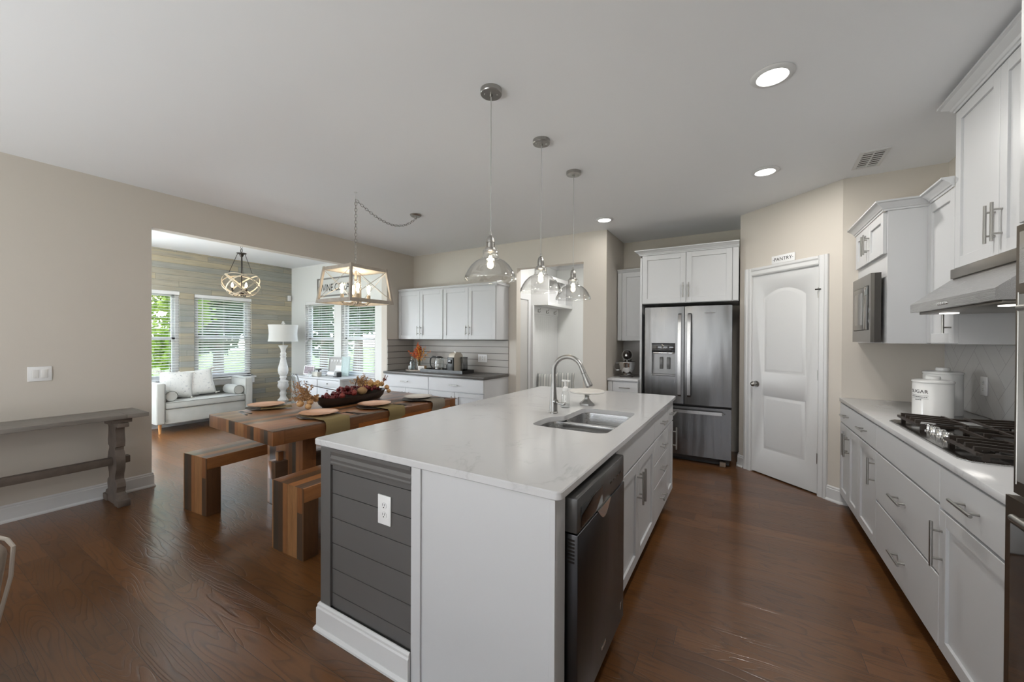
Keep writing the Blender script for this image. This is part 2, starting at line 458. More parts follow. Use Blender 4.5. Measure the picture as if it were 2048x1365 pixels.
# unseen rear living-room wall; its three openings are added and sized for light
b = MB(); xs = [XL-.12, -4.15, -2.85, -2.25, -.95, -.35, .95, XW+.12]
for i in range(0, 8, 2): b.box(xs[i], xs[i+1], -4.2, -4.05, 0, ZC)
for i in range(1, 7, 2): b.box(xs[i], xs[i+1], -4.2, -4.05, 0, .9).box(xs[i], xs[i+1], -4.2, -4.05, 2.05, ZC)
struct(b.build('wall_rear', m_wall, smooth=0), 'unseen rear living room wall with openings added for light')

def wall_holes(b, axis, p0, p1, a0, a1, z0, z1, holes):
    """wall slab between p0 and p1, running a0..a1, with rectangular holes (a,b,za,zb) left to right"""
    f = (lambda s, e, u, v: b.box(p0, p1, s, e, u, v)) if axis == 'y' else (lambda s, e, u, v: b.box(s, e, p0, p1, u, v))
    cur = a0
    for h in holes:
        f(cur, h[0], z0, z1); f(h[0], h[1], z0, h[2]); f(h[0], h[1], h[3], z1); cur = h[1]
    f(cur, a1, z0, z1)
WA, WB = (1.79, 2.667, .705, 2.135), (2.856, 3.727, .705, 2.115)
WC_, WD = (-7.29, -6.40, .72, 2.095), (-6.20, -5.31, .72, 2.065)
b = MB(); wall_holes(b, 'y', XS-.12, XS, .45, YG+.12, 0, ZS, [(.66, 1.54, .705, 2.135), WA, WB])  # first opening is unseen, added for the fill light
struct(b.build('wall_sunroom_left', m_shipwall, smooth=0), 'blue grey and tan stained board wall')
b = MB(); wall_holes(b, 'x', YG, YG+.12, XS, XL-.12, 0, ZS, [WC_, WD])
struct(b.build('wall_sunroom_back', m_sun, smooth=0), 'pale grey sunroom wall with two windows')
b = MB(); wall_holes(b, 'x', .45, .57, XS, XL-.12, 0, ZS, [(-7.1, -5.5, .75, 2.1)])  # unseen opening added to let light into the sunroom
struct(b.build('wall_sunroom_front', m_sun, smooth=0), 'sunroom wall out of view')
# mudroom behind the opening
b = MB()
b.box(-3.11, -2.99, YB+.12, 6.82, 0, ZC).box(-2.99, -1.59, 6.70, 6.82, 0, ZC).box(-1.71, -1.59, 5.75, 6.70, 0, ZC)
b.box(-1.61, -1.591, YB+.12, 5.75, 0, ZC)
struct(b.build('wall_mudroom', m_sun, smooth=0), 'pale grey mudroom walls')
crown_p = [(0, ZC-.10), (.012, ZC-.10), (.022, ZC-.085), (.03, ZC-.05), (.06, ZC-.025), (.075, ZC-.012), (.078, ZC), (0, ZC)]
struct(MB().sweep([(-2.99, YB+.13), (-2.99, 6.70), (-1.72, 6.70)], [(o, z) for o, z in crown_p]).build('trim_1', m_trim), 'white crown moulding in the mudroom')
light('mudroom_fill', 'AREA', (-2.15, 5.45, ZC-.04), 17, (1, .99, .97), shape='DISK', size=.3)  # added fill light out of view behind the header, no fixture built

struct(MB().box(1.49, 1.60, YX+.12, 5.87, 0, ZC).box(.10, 1.49, 5.76, 5.87, 0, ZC).build('wall_pantry_back', m_wall, smooth=0), 'unseen pantry wall added to block stray sky light')  # unseen walls added to stop sky light leaking past the pantry door
# ---- baseboards
bp = [(0, 0), (.024, 0), (.024, .010), (.016, .022), (.014, .022), (.014, .105), (.010, .112), (.010, .122), (.004, .131), (0, .131)]
def base(name, path, label):
    struct(MB().sweep(path, bp).build(name, m_trim, smooth=25), label)
base('baseboard_left', [(XL, -4.0), (XL, 1.429), (XL-.12, 1.429)], 'white baseboard along the left wall')
base('baseboard_mudroom', [(-2.773, YB), (-2.773, YB+.12)], 'white baseboard in the mudroom opening')
q = lambda t: (PA.x+PD.x*t, PA.y+PD.y*t)
base('baseboard_pantry_left', [(-.026, 5.10), q(0), q(.068)], 'short white baseboard left of the pantry door')
base('baseboard_pantry_right', [q(.930), q(PL), (.80, YX)], 'short white baseboard right of the pantry door')
base('baseboard_sunroom', [(XS, .6), (XS, YG), (XL-.13, YG)], 'white baseboard around the sunroom')
base('baseboard_back', [(-2.86, YB), (-2.773, YB)], 'white baseboard beside the coffee bar')
base('baseboard_column', [(-1.776, YB), (-1.472, YB), (-1.472, 4.92)], 'white baseboard around the column')

# ---- pantry door
d1 = bpy.data.objects.new('door_1', None); C.objects.link(d1); d1.matrix_world = PM
struct(d1, 'white two panel pantry door with arched upper panel')
def arch_panel(b, x0, x1, z0, z1, rise, y0, y1):
    pts = [(x0, z0), (x1, z0)]
    if rise: pts += [(x1+(x0-x1)*i/14, z1+rise*math.sin(PI*i/14)**.8) for i in range(15)]
    else: pts += [(x1, z1), (x0, z1)]
    b.prism(pts, 'y', y0, y1)
def offset_ring(x0, x1, z0, z1, rise, o):
    pts = [(x0+o, z0+o), (x1-o, z0+o)]
    n = 14
    for i in range(n+1): pts.append((x1-o+(x0-x1+2*o)*i/n, z1-o+rise*math.sin(PI*i/n)**.8))
    return pts
def door_face(b, x0, x1, z0, z1, panels, yf, th):
    """slab whose face carries moulded panels (sunk groove, raised field)"""
    hw = []
    for (px0, px1, pz0, pz1, rise) in panels:
        prof = [(0, 0), (.012, .010), (.022, .010), (.042, .003), (.05, .003)]
        rings = [[b.bm.verts.new((p[0], yf+dy, p[1])) for p in offset_ring(px0, px1, pz0, pz1, rise, o)] for o, dy in prof]
        for r0, r1 in zip(rings, rings[1:]): b.bridge(r0, r1)
        b.cap(rings[-1])
        hw.append(rings[0])
    outer = [b.bm.verts.new((p[0], yf, p[1])) for p in ((x0, z0), (x1, z0), (x1, z1), (x0, z1))]
    es = []
    for ring in [outer]+hw:
        for i in range(len(ring)):
            e = b.bm.edges.get((ring[i], ring[(i+1) % len(ring)])) or b.bm.edges.new((ring[i], ring[(i+1) % len(ring)]))
            es.append(e)
    bmesh.ops.triangle_fill(b.bm, use_beauty=True, use_dissolve=True, edges=es)
    back = [b.bm.verts.new((v.co.x, yf+th, v.co.z)) for v in outer]
    b.bridge(outer, back); b.cap(back)
b = MB()
door_face(b, .1605, .8465, .012, 2.080, [(.275, .735, 1.055, 1.855, .085), (.275, .735, .262, .842, 0)], .006, .034)
o = b.build('slab', m_trim, d1, smooth=40)
b = MB()
cp = [(0, 0), (0, -.012), (.012, -.018), (.045, -.014), (.058, -.022), (.078, -.022), (.082, -.016), (.082, 0)]
for sx, x in ((-1, .157), (1, .850)):
    b.prism([(x+sx*u, v) for u, v in cp], 'z', 0, 2.085+.082)
b.prism([(v, 2.085+u) for u, v in cp], 'x', .157, .850)
b.box(.157, .1605, 0, .12, 0, 2.085).box(.8465, .850, 0, .12, 0, 2.085).box(.157, .850, 0, .12, 2.081, 2.085)
b.build('door_frame', m_trim, d1, smooth=30)
b = MB()
b.cyl((.212, .006, .94), (.212, -.002, .94), .032, n=24).cyl((.212, -.002, .94), (.212, -.03, .94), .011)
b.ball((0, 0, 0), .027, 1, 1, .75)
o = b.build('door_knob', m_nickel, d1)
# ball was made at the origin: keep the knob as one mesh, moved into place vertex by vertex
for v in o.data.vertices:
    if v.co.length < .05: v.co = Vector((.212+v.co.x, -.045+v.co.z, .94+v.co.y))
for z in (1.835, 1.087, .335):
    MB().box(.840, .858, -.004, .006, z-.045, z+.045).cyl((.849, -.008, z-.047), (.849, -.008, z+.047), .007, n=10).build('hinge', m_nickel, d1)
b = MB().box(.829, .872, -.028, -.020, 1.858, 1.868).cyl((.872, -.024, 1.863), (.872, -.010, 1.863), .003)
b.build('hinge_stop', m_bronze, d1)
pantry = thing('pantry_sign', 'small white PANTRY plaque standing on top of the pantry door frame', 'sign', PM @ Vector((.512, -.012, 2.168)), math.atan2(PD.y, PD.x))
MB().box(-.119, .119, -.006, .006, 0, .078, .002).build('plaque', m_white, pantry)
text('lettering', 'PANTRY', .047, m_ink, pantry, (0, -.0065, .038), (PI/2, 0, 0), .0006, 1.08)
for x in (-.1, .1): MB().cyl((x, -.0075, .038), (x, -.006, .038), .0035).build('dot', m_ink, pantry)

# ---- sunroom windows: frame, sash, panes, sill, plus blinds as things of their own
def window(i, axis, hole, wall_in, sgn, label):
    """axis 'y': in a wall across x at wall_in, outside towards sgn*x; axis 'x': in a wall across y"""
    a0, a1, z0, z1 = hole
    r = bpy.data.objects.new('window_%d' % i, None); C.objects.link(r); struct(r, label)
    if axis == 'y': mm = Matrix.Translation((wall_in, 0, 0)) @ Matrix(((0, sgn, 0, 0), (1, 0, 0, 0), (0, 0, 1, 0), (0, 0, 0, 1)))
    else: mm = Matrix.Translation((0, wall_in, 0)) @ Matrix(((1, 0, 0, 0), (0, sgn, 0, 0), (0, 0, 1, 0), (0, 0, 0, 1)))
    zm = 1.385
    b = MB(); t = .045   # local: x along wall, y outwards, z up
    b.box(a0, a0+t, .05, .118, z0, z1).box(a1-t, a1, .05, .118, z0, z1).box(a0, a1, .05, .118, z1-t, z1).box(a0, a1, .05, .118, z0, z0+t)
    b.xf(mm).build('frame', m_trim, r)
    b = MB(); s = .038
    for (u, v, dy) in ((zm-.02, z1-t, .085), (z0+t, zm+.025, .062)):
        b.box(a0+t, a0+t+s, dy, dy+.022, u, v).box(a1-t-s, a1-t, dy, dy+.022, u, v)
        b.box(a0+t, a1-t, dy, dy+.022, u, u+s).box(a0+t, a1-t, dy, dy+.022, v-s, v)
    b.xf(mm).build('sash', m_trim, r)
    MB().box(a0+t+s, a1-t-s, .094, .098, zm+.018, z1-t-s).xf(mm).build('pane', m_glass, r)
    MB().box(a0+t+s, a1-t-s, .071, .075, z0+t+s, zm-.013).xf(mm).build('pane', m_glass, r)
    if axis == 'y':
        b = MB().box(a0-.06, a1+.06, -.045, .05, z0-.03, z0, .004).box(a0-.04, a1+.04, -.018, 0, z0-.12, z0-.03, .003)
    else:
        b = MB().box(a0-.02, a1+.02, -.03, .05, z0-.025, z0, .004)
    b.xf(mm).build('sill', m_trim, r)
    return mm
def blind(mm, hole, label, tilt):
    a0, a1, z0, z1 = hole
    r = thing('window_blind', label, 'blind', (0, 0, 0), 0, 'white slatted blinds in the sunroom windows')
    MB().box(a0+.006, a1-.006, .002, .046, z1-.055, z1-.002).xf(mm).build('headrail', m_white, r)
    b = MB(); z = z1-.075
    c_, s_ = math.cos(tilt), math.sin(tilt)
    while z > z0+.05:
        # each slat is a thin, slightly crowned strip
        hw = .024; th = .0026
        p = [(-hw, 0), (0, .004), (hw, 0), (hw, -th), (0, .004-th), (-hw, -th)]
        b.prism([(.024+u*c_-v*s_, z+u*s_+v*c_) for u, v in p], 'x', a0+.012, a1-.012)
        z -= .0435
    b.xf(mm).build('slats', m_blind, r, smooth=0)
    MB().box(a0+.012, a1-.012, .004, .044, z0+.012, z0+.03, .003).xf(mm).build('bottom_rail', m_white, r)
    b = MB()
    for f in (.14, .5, .86):
        x = a0+(a1-a0)*f
        b.box(x-.0012, x+.0012, .001, .0025, z0+.02, z1-.05).box(x-.0012, x+.0012, .0455, .047, z0+.02, z1-.05)
    b.xf(mm).build('ladder_cord', m_white, r)
    MB().cyl((a0+.11, -.006, z1-.05), (a0+.11, -.006, z1-.70), .004, n=8).xf(mm).build('tilt_wand', m_clear if False else m_white, r)
for i, (ax, h, w, sg, lb, bl, tl) in enumerate((
    ('y', WA, XS, -1, 'window over the left end of the grey settee', 'white slatted blind behind the white pillows, nearest the left wall', .12),
    ('y', WB, XS, -1, 'window in the board wall over the right end of the settee', 'white slatted blind in the board wall, over the right end of the settee', .50),
    ('x', WC_, YG, 1, 'window behind the white desk', 'white slatted blind behind the picture frames on the white desk', .40),
    ('x', WD, YG, 1, 'window right of the desk', 'white slatted blind right of the desk, in the window nearest the kitchen', .40))):
    blind(window(i+1, ax, h, w, sg, lb), h, bl, tl)

# ---- coffee-bar wall boards
b = MB(); z = .902
while z < 1.385:
    zz = min(z+.0935, 1.388)
    b.box(XL+.012, -2.90, YB-.014, YB, z, zz-.0055).box(XL, XL+.014, 4.246, YB, z, zz-.0055)
    z += .0965
struct(b.build('trim_2', m_beigeship, smooth=0), 'warm grey shiplap boards behind the coffee bar')
b = MB().box(XL+.0065, -2.901, YB-.006, YB, .9025, 1.3875).box(XL, XL+.006, 4.247, YB, .9025, 1.3875)
struct(b.build('trim_5', flat('groove_shade', (.12, .11, .10), .7), smooth=0), 'dark backing that paints shade between the coffee bar boards')  # backing coloured dark to give the board gaps their shade
# ---- herringbone tile splash on the right wall and in the alcove
struct(MB().box(XW-.01, XW, 1.80, YX-.001, .916, 1.379).build('trim_3', m_tile, smooth=0), 'pale grey herringbone tile splash behind the cooktop')
b = MB().box(-1.468, -1.09, 5.619, 5.629, .916, 1.379)
struct(b.build('trim_4', flat('grey_tile', (.40, .38, .36), .3, var=.06), smooth=0), 'grey tile splash behind the mixer')
# ------------------------------------------------------------------ cabinets
def pull(parent, x, z, L, vert, yf=-.02, r=.0062):
    b = MB(); o = .034
    if vert:
        b.cyl((x, yf-o, z-L/2), (x, yf-o, z+L/2), r, n=12)
        for s in (-1, 1): b.cyl((x, yf, z+s*L*.31), (x, yf-o, z+s*L*.31), r*.78, n=10)
    else:
        b.cyl((x-L/2, yf-o, z), (x+L/2, yf-o, z), r, n=12)
        for s in (-1, 1): b.cyl((x+s*L*.31, yf, z), (x+s*L*.31, yf-o, z), r*.78, n=10)
    return b.build('handle', m_nickel, parent)
def shaker(parent, x0, x1, z0, z1, name='door', rail=.058, th=.02, mat=None):
    b = MB()
    b.box(x0, x0+rail, -th, 0, z0, z1, .0012, 1).box(x1-rail, x1, -th, 0, z0, z1, .0012, 1)
    b.box(x0+rail, x1-rail, -th, 0, z0, z0+rail, .0012, 1).box(x0+rail, x1-rail, -th, 0, z1-rail, z1, .0012, 1)
    b.box(x0+rail-.002, x1-rail+.002, -th+.011, -.002, z0+rail-.002, z1-rail+.002)
    return b.build(name, mat or m_cab, parent, smooth=0)
def slab(parent, x0, x1, z0, z1, name='drawer', th=.02, mat=None):
    return MB().box(x0, x1, -th, 0, z0, z1, .0018, 1).build(name, mat or m_cab, parent, smooth=0)
def fronts(t, spec):
    g = .0022
    for f in spec:
        k, x0, x1, z0, z1 = f[:5]
        if k == 'door':
            d = shaker(t, x0+g, x1-g, z0+g, z1-g)
            if f[5]:
                hx = x1-.030 if f[5][0] == 'R' else x0+.030
                L = f[6] if len(f) > 6 else .16
                hz = z0+.04+L/2+.02 if f[5][1] == 'b' else z1-.05-L/2
                pull(d, hx, hz, L, True)
        else:
            d = slab(t, x0+g, x1-g, z0+g, z1-g, 'drawer' if k == 'drawer' else 'false_front')
            n = f[5] if len(f) > 5 else 0
            L = f[6] if len(f) > 6 else .16
            for j in range(n): pull(d, x0+(x1-x0)*(j+.5)/n, (z0+z1)/2, L, False)
def cabinet(label, loc, rz, w, dep, z0, z1, spec, toe=0, group=None, name='base_cabinet', hollow=None):
    t = thing(name, label, 'cabinet', loc, rz, group)
    b = MB()
    if hollow:   # sink base: sides, floor and back only above the hollow height
        b.box(0, w, 0, dep, z0, hollow).box(0, .018, 0, dep, hollow, z1).box(w-.018, w, 0, dep, hollow, z1).box(.018, w-.018, 0, .018, hollow, z1).box(.018, w-.018, dep-.018, dep, hollow, z1)
    else: b.box(0, w, 0, dep, z0, z1)
    b.build('carcass', m_cab, t, smooth=0)
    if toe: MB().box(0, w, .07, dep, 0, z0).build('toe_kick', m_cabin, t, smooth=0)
    fronts(t, spec)
    return t
def crown(t, path, z, h=.06, out=.05, mat=None):
    p = [(0, z), (.006, z), (.008, z+h*.18), (.014, z+h*.22), (.020, z+h*.40), (out*.75, z+h*.68), (out*.8, z+h*.75), (out, z+h*.82), (out, z+h), (0, z+h)]
    return MB().sweep(path, p).build('crown_moulding', mat or m_cab, t, smooth=25)
G1 = 'white shaker kitchen cabinets'
R90 = PI/2

# ---- coffee bar
w1, w2 = .909, .956
cabinet('white base cabinet under the flower vase, nearest the sunroom opening', (-4.770, 4.205, 0), 0, w1, YB-4.205-.002, .10, .862,
        [('drawer', .0, w1, .675, .855, 1, .14), ('door', 0, w1/2, .11, .668, 'Rt', .15), ('door', w1/2, w1, .11, .668, 'Lt', .15)], toe=1, group=G1)
cabinet('white base cabinet under the coffee machine, nearest the mudroom opening', (-3.860, 4.205, 0), 0, w2, YB-4.205-.002, .10, .862,
        [('drawer', .0, w2, .675, .855, 1, .14), ('door', 0, w2/2, .11, .668, 'Rt', .15), ('door', w2/2, w2, .11, .668, 'Lt', .15)], toe=1, group=G1)
tag(MB().box(-4.773, -2.888, 4.165, YB-.014, .863, .900, .004).build('countertop', m_greycounter, smooth=25), 'dark grey coffee bar countertop on white cabinets', 'countertop')
w1, w2 = .931, .931
for lab, x, w in (('white wall cabinet over the flower vase, nearest the sunroom', -4.768, .930), ('white wall cabinet over the coffee machine, nearest the mudroom opening', -3.836, .931)):
    t = cabinet(lab, (x, 4.489, 0), 0, w, YB-4.489-.002, 1.39, 2.165,
                [('door', .004, w/2, 1.393, 2.135, 'Rb', .14), ('door', w/2, w-.004, 1.393, 2.135, 'Lb', .14)], group=G1, name='wall_cabinet')
    r = x > -4
    crown(t, [(0, 0), (w, 0)] + ([(w, YB-4.49)] if r else []), 2.140, .045, .022)

# ---- fridge alcove
t = cabinet('white narrow base cabinet under the stand mixer', (-1.465, 4.890, 0), 0, .372, .735, .10, .882,
            [('false', 0, .06, .11, .875), ('drawer', .06, .372, .735, .875, 1, .13), ('door', .06, .372, .11, .725, 'Rt', .15)], toe=1, group=G1)
tag(MB().box(-1.468, -1.091, 4.858, 5.618, .884, .914, .004).build('countertop', m_quartz, smooth=25), 'short white countertop under the stand mixer', 'countertop')
t = cabinet('white narrow wall cabinet left of the fridge', (-1.462, 5.300, 0), 0, .372, .325, 1.385, 2.30,
            [('false', 0, .06, 1.388, 2.295), ('door', .06, .372, 1.388, 2.295, None)], group=G1, name='wall_cabinet')
crown(t, [(0, 0), (.372, 0)], 2.292, .05, .04)
t = cabinet('white two door cabinet over the fridge', (-1.064, 4.95, 0), 0, 1.026, .675, 1.835, 2.43,
            [('door', 0, .495, 1.838, 2.425, 'Rb', .17), ('door', .495, .965, 1.838, 2.425, 'Lb', .17), ('false', .965, 1.026, 1.838, 2.425)], group=G1, name='wall_cabinet')
MB().box(-.022, 0, -.022, .675, 0, 2.40).build('side_panel', m_cab, t, smooth=0)
crown(t, [(-.022, .33), (-.022, -.022), (1.03, -.022)], 2.425, .062, .058)

# ---- refrigerator
fr = thing('refrigerator', 'stainless french door refrigerator with water dispenser and bottom freezer', 'refrigerator', (-1.012, 4.86, 0))
MB().box(.012, .903, .075, .74, .03, 1.775, .004).build('body', flat('fridge_side', (.045, .040, .036), .5), fr)
MB().box(.02, .895, .08, .12, .005, .075).build('grille', m_black, fr)
for x in (.055, .835): MB().box(x-.03, x+.03, .01, .09, 0, .05, .006).build('foot', flat('foot_grey', (.22, .17, .13), .5) if x < .1 else bpy.data.materials['foot_grey'], fr)
def curved_front(x0, x1, z0, z1, bulge, fr_d=.0, holes=None):
    """door panel with a slightly bowed face"""
    b = MB(); n = 16; A = []; D = .07
    def yy(u): return -bulge*(1-(2*u-1)**2)
    top = [(x0+(x1-x0)*i/n, yy(i/n)) for i in range(n+1)]
    poly = top+[(x1, D), (x0, D)]
    b.prism(poly, 'z', z0, z1)
    return b
dl = MB()
# left door with the dispenser opening: built from four bowed pieces round the hole
LX0, LX1, DZ0, DZ1 = 0, .434, .665, 1.785
hx0, hx1, hz0, hz1 = .079, .345, .975, 1.362
def piece(b, xa, xb, za, zb):
    n = 8
    f = lambda x: -.012*(1-(2*(x-LX0)/(LX1-LX0)-1)**2)
    top = [(xa+(xb-xa)*i/n, f(xa+(xb-xa)*i/n)) for i in range(n+1)]
    b.prism(top+[(xb, .07), (xa, .07)], 'z', za, zb)
piece(dl, LX0, hx0, DZ0, DZ1); piece(dl, hx1, LX1, DZ0, DZ1); piece(dl, hx0, hx1, DZ0, hz0); piece(dl, hx0, hx1, hz1, DZ1)
bmesh.ops.remove_doubles(dl.bm, verts=dl.bm.verts, dist=.0004)
dl = dl.build('door', m_steel, fr, smooth=25)
dr = curved_front(.442, .915, DZ0, DZ1, .012).build('door', m_steel, fr, smooth=25)
fz = curved_front(0, .915, .085, .640, .012).build('freezer_drawer', m_steel, fr, smooth=25)
def fhandle(pts, w, d, parent):
    b = MB(); rings = []
    for i, p in enumerate(pts):
        p = Vector(p); t_ = (Vector(pts[min(i+1, len(pts)-1)])-Vector(pts[max(i-1, 0)])).normalized()
        side = Vector((1, 0, 0)) if abs(t_.x) < .5 else Vector((0, 0, 1))
        nrm = t_.cross(side).normalized()
        rings.append(b.ring([p+side*w/2+nrm*d/2, p-side*w/2+nrm*d/2, p-side*w/2-nrm*d/2, p+side*w/2-nrm*d/2]))
    for a_, c_ in zip(rings, rings[1:]): b.bridge(a_, c_)
    b.cap(rings[0]); b.cap(rings[-1])
    b.build('handle', m_steelh, parent, smooth=40)
for x, par in ((.393, dl), (.493, dr)):
    fhandle([(x, -.012, .755), (x, -.046, .775)]+[(x, -.050-.016*math.sin(PI*i/10), .775+.905*i/10) for i in range(11)]+[(x, -.046, 1.685), (x, -.012, 1.70)], .034, .012, par)
fhandle([(.075, -.010, .590), (.09, -.046, .590)]+[(.09+.735*i/10, -.050-.014*math.sin(PI*i/10), .590) for i in range(11)]+[(.825, -.046, .590), (.84, -.010, .590)], .034, .012, fz)
dsp = MB()
dsp.box(hx0, hx1, .062, .068, hz0, hz1).box(hx0, hx0+.004, -.004, .066, hz0, hz1).box(hx1-.004, hx1, -.004, .066, hz0, hz1).box(hx0, hx1, -.012, .066, hz0, hz0+.022, .003)
dsp = dsp.build('dispenser', flat('dispenser_grey', (.23, .23, .23), .3, .6), dl)
MB().box(hx0+.004, hx1-.004, -.013, .05, hz1-.105, hz1-.002, .004).build('control_panel', flat('dispenser_glass', (.02, .02, .022), .04, spec=.8), dsp)
b = MB().box(hx0+.02, hx1-.02, -.006, .05, hz1-.125, hz1-.108, .004)
b.build('chute', m_chrome, dsp)
for x in (.182, .262):
    MB().box(x-.019, x+.019, .040, .052, 1.055, 1.195, .006).build('paddle', flat('paddle_grey', (.12, .12, .12), .25) if x < .2 else bpy.data.materials['paddle_grey'], dsp)
b = MB().lathe([(.030, 0), (.033, .0015), (.030, .003)], n=24, closed=False).xf(Matrix.Translation((.70, -.0095, 1.703)) @ Matrix.Rotation(PI/2, 4, 'X') @ Matrix.Diagonal((1.1, .38, 1, 1)))
b.cyl((.648, -.0105, 1.703), (.752, -.0105, 1.703), .0035, n=8)
b.build('badge', m_chrome, dr)

# ---- right wall, base run (root at the far front corner, local x runs towards the viewer)
XF = .745
def rw(y): return (XF, y, 0)
dep = XW-XF-.002
yA, yA2, yB_, yC, yD = 4.296, 3.66, 3.255, 2.345, 1.805
cabinet('white corner base cabinet with a two pull drawer over three doors, beside the pantry wall', rw(yA), -R90, yA-yB_, dep, .09, .882,
        [('drawer', 0, yA-yB_, .715, .875, 2, .15), ('door', 0, .30, .10, .708, 'Rt', .17), ('door', .30, .60, .10, .708, 'Lt', .17), ('door', .60, yA-yB_, .10, .708, 'Rt', .17)], toe=1, group=G1)
cabinet('white drawer cabinet under the gas cooktop with two deep drawers', rw(yB_), -R90, yB_-yC, dep, .09, .882,
        [('false', 0, yB_-yC, .715, .875), ('drawer', 0, yB_-yC, .412, .708, 1, .17), ('drawer', 0, yB_-yC, .10, .405, 1, .17)], toe=1, group=G1)
cabinet('white base cabinet nearest the viewer with one drawer over one door, beside the ovens', rw(yC), -R90, yC-yD, dep, .09, .882,
        [('drawer', 0, yC-yD, .70, .875, 1, .17), ('door', 0, yC-yD, .10, .693, 'Lt', .19)], toe=1, group=G1)
tag(MB().box(.719, XW-.011, 1.803, YX-.001, .884, .914, .004).build('countertop', m_quartz, smooth=25), 'white quartz countertop holding the gas cooktop along the right wall', 'countertop')

# ---- right wall uppers
ym, ye, yh = 3.534, 3.160, 2.255
XM = .835
t = cabinet('white deep cabinet with two small doors over the microwave', (XM, YX-.002, 0), -R90, YX-ym-.002, XW-XM-.002, 1.385, 2.285,
            [('door', .018, .385, 1.99, 2.275, 'Rb', .15), ('door', .385, .752, 1.99, 2.275, 'Lb', .15)], group=G1, name='wall_cabinet')
crown(t, [(0, -.02), (.771, -.02), (.771, .22)], 2.275, .06, .055)
XU = 1.045
t = cabinet('white narrow wall cabinet between the microwave and the range hood', (XU, ym-.001, 0), -R90, ym-ye-.001, XW-XU-.002, 1.385, 2.285,
            [('door', .0, ym-ye-.001, 1.388, 2.275, 'Rb', .17)], group=G1, name='wall_cabinet')
crown(t, [(.056, -.02), (ym-ye-.002, -.02)], 2.275, .06, .055)
t = cabinet('white tall two door cabinet over the range hood, reaching near the ceiling', (XU, ye-.001, 0), -R90, ye-yh, XW-XU-.002, 1.805, 2.69,
            [('door', 0, .44, 1.808, 2.685, 'Rb', .18), ('door', .44, .905, 1.808, 2.685, 'Lb', .18)], group=G1, name='wall_cabinet')
crown(t, [(0, .25), (0, -.02), (.905, -.02)], 2.685, .065, .06)
t = cabinet('white wall cabinet right of the range hood, mostly hidden by the ovens', (XU, yh-.003, 0), -R90, yh-yD-.006, XW-XU-.002, 1.385, 2.69,
            [('door', 0, yh-yD-.006, 1.388, 2.685, 'Lb', .17)], group=G1, name='wall_cabinet')

# ---- microwave (mounted on the face of the deep cabinet)
m_mwsteel = brushed('dark_microwave_steel', (.26, .245, .225), .3, 'y')
mw = thing('microwave', 'built-in stainless microwave under two small white doors', 'microwave', (XM-.0215, 4.068, 1.392), -R90)
MB().box(.0, .50, -.035, -.0005, 0, .478).build('housing', flat('microwave_side', (.05, .045, .04), .4), mw, smooth=0)
b = MB(); b.box(0, .50, -.055, -.035, 0, .085).box(0, .50, -.055, -.035, .40, .478).box(0, .045, -.055, -.035, .085, .40).box(.455, .50, -.055, -.035, .085, .40)
b.build('trim_frame', m_mwsteel, mw, smooth=0)
d = MB().box(.048, .345, -.060, -.035, .088, .397, .004).build('door', m_mwsteel, mw)
MB().box(.085, .320, -.0615, -.059, .125, .36).build('pane', flat('microwave_glass', (.10, .095, .09), .05, spec=.7), d)
pnl = MB().box(.349, .452, -.058, -.035, .088, .397, .003).build('control_panel', m_blackg, mw)
MB().box(.362, .440, -.0595, -.057, .335, .375).build('display', flat('display', (.03, .05, .05), .1), pnl)

# ---- range hood
hd = thing('range_hood', 'stainless sloped range hood over the gas cooktop', 'range hood', (0, 0, 0))
hy0, hy1, hx = 3.150, 2.262, .845
b = MB()
b.prism([(1.02, 1.803), (1.02, 1.755), (hx, 1.612), (hx, 1.565), (XW-.012, 1.565), (XW-.012, 1.803)], 'y', hy1, hy0)
b.build('canopy', m_steelh, hd, smooth=0)
MB().box(1.000, 1.023, hy1+.02, hy0-.02, 1.748, 1.800, .002).build('top_rail', flat('hood_rail', (.36, .33, .29), .3, 1), hd)
MB().box(.875, XW-.03, hy1+.03, hy0-.03, 1.553, 1.5645, .002).build('filter', flat('hood_filter', (.26, .245, .22), .35, .9), hd)
for y in (2.42, 2.98):
    MB().cyl((.95, y, 1.5525), (.95, y, 1.549), .036, n=24).build('lamp_lens', m_hoodlens, hd)
    light('hood_lamp', 'SPOT', (.95, y, 1.545), 2.2, (1, .96, .9), (0, 0, 0), spot_size=2.5, spot_blend=.8, shadow_soft_size=.08)
b = MB()
for i in range(5): b.cyl((hx, 2.685+.022*i, 1.588), (hx-.004, 2.685+.022*i, 1.588), .007, n=12)
b.build('button', m_chrome, hd)
# ---- cooktop
ck = thing('gas_cooktop', 'black and stainless gas cooktop with cast iron grates', 'cooktop', (1.035, 2.765, .914))
b = MB()
ox, oy, c_ = .265, .477, .045
poly = [(-ox, -oy+c_), (-ox+c_*.6, -oy), (ox, -oy), (ox, oy), (-ox+c_*.6, oy), (-ox, oy-c_)]
b.prism(poly, 'z', .0005, .006); b.build('rim', m_steelh, ck, smooth=0)
b = MB(); b.prism([(x*.975, y*.985) for x, y in poly], 'z', .006, .009); b.build('plate', flat('cooktop_plate', (.06, .05, .042), .12, .9), ck, smooth=0)
for i, (bx, by, r) in enumerate(((-.06, -.33, .045), (.13, -.33, .035), (.06, 0, .06), (-.06, .33, .035), (.13, .33, .045))):
    MB().lathe([(0, .009), (r*1.25, .009), (r*1.25, .015), (r, .017), (r, .026), (0, .026)], (bx, by, 0), 24).build('burner', flat('burner_cap', (.03, .027, .025), .35, .3) if i == 0 else bpy.data.materials['burner_cap'], ck)
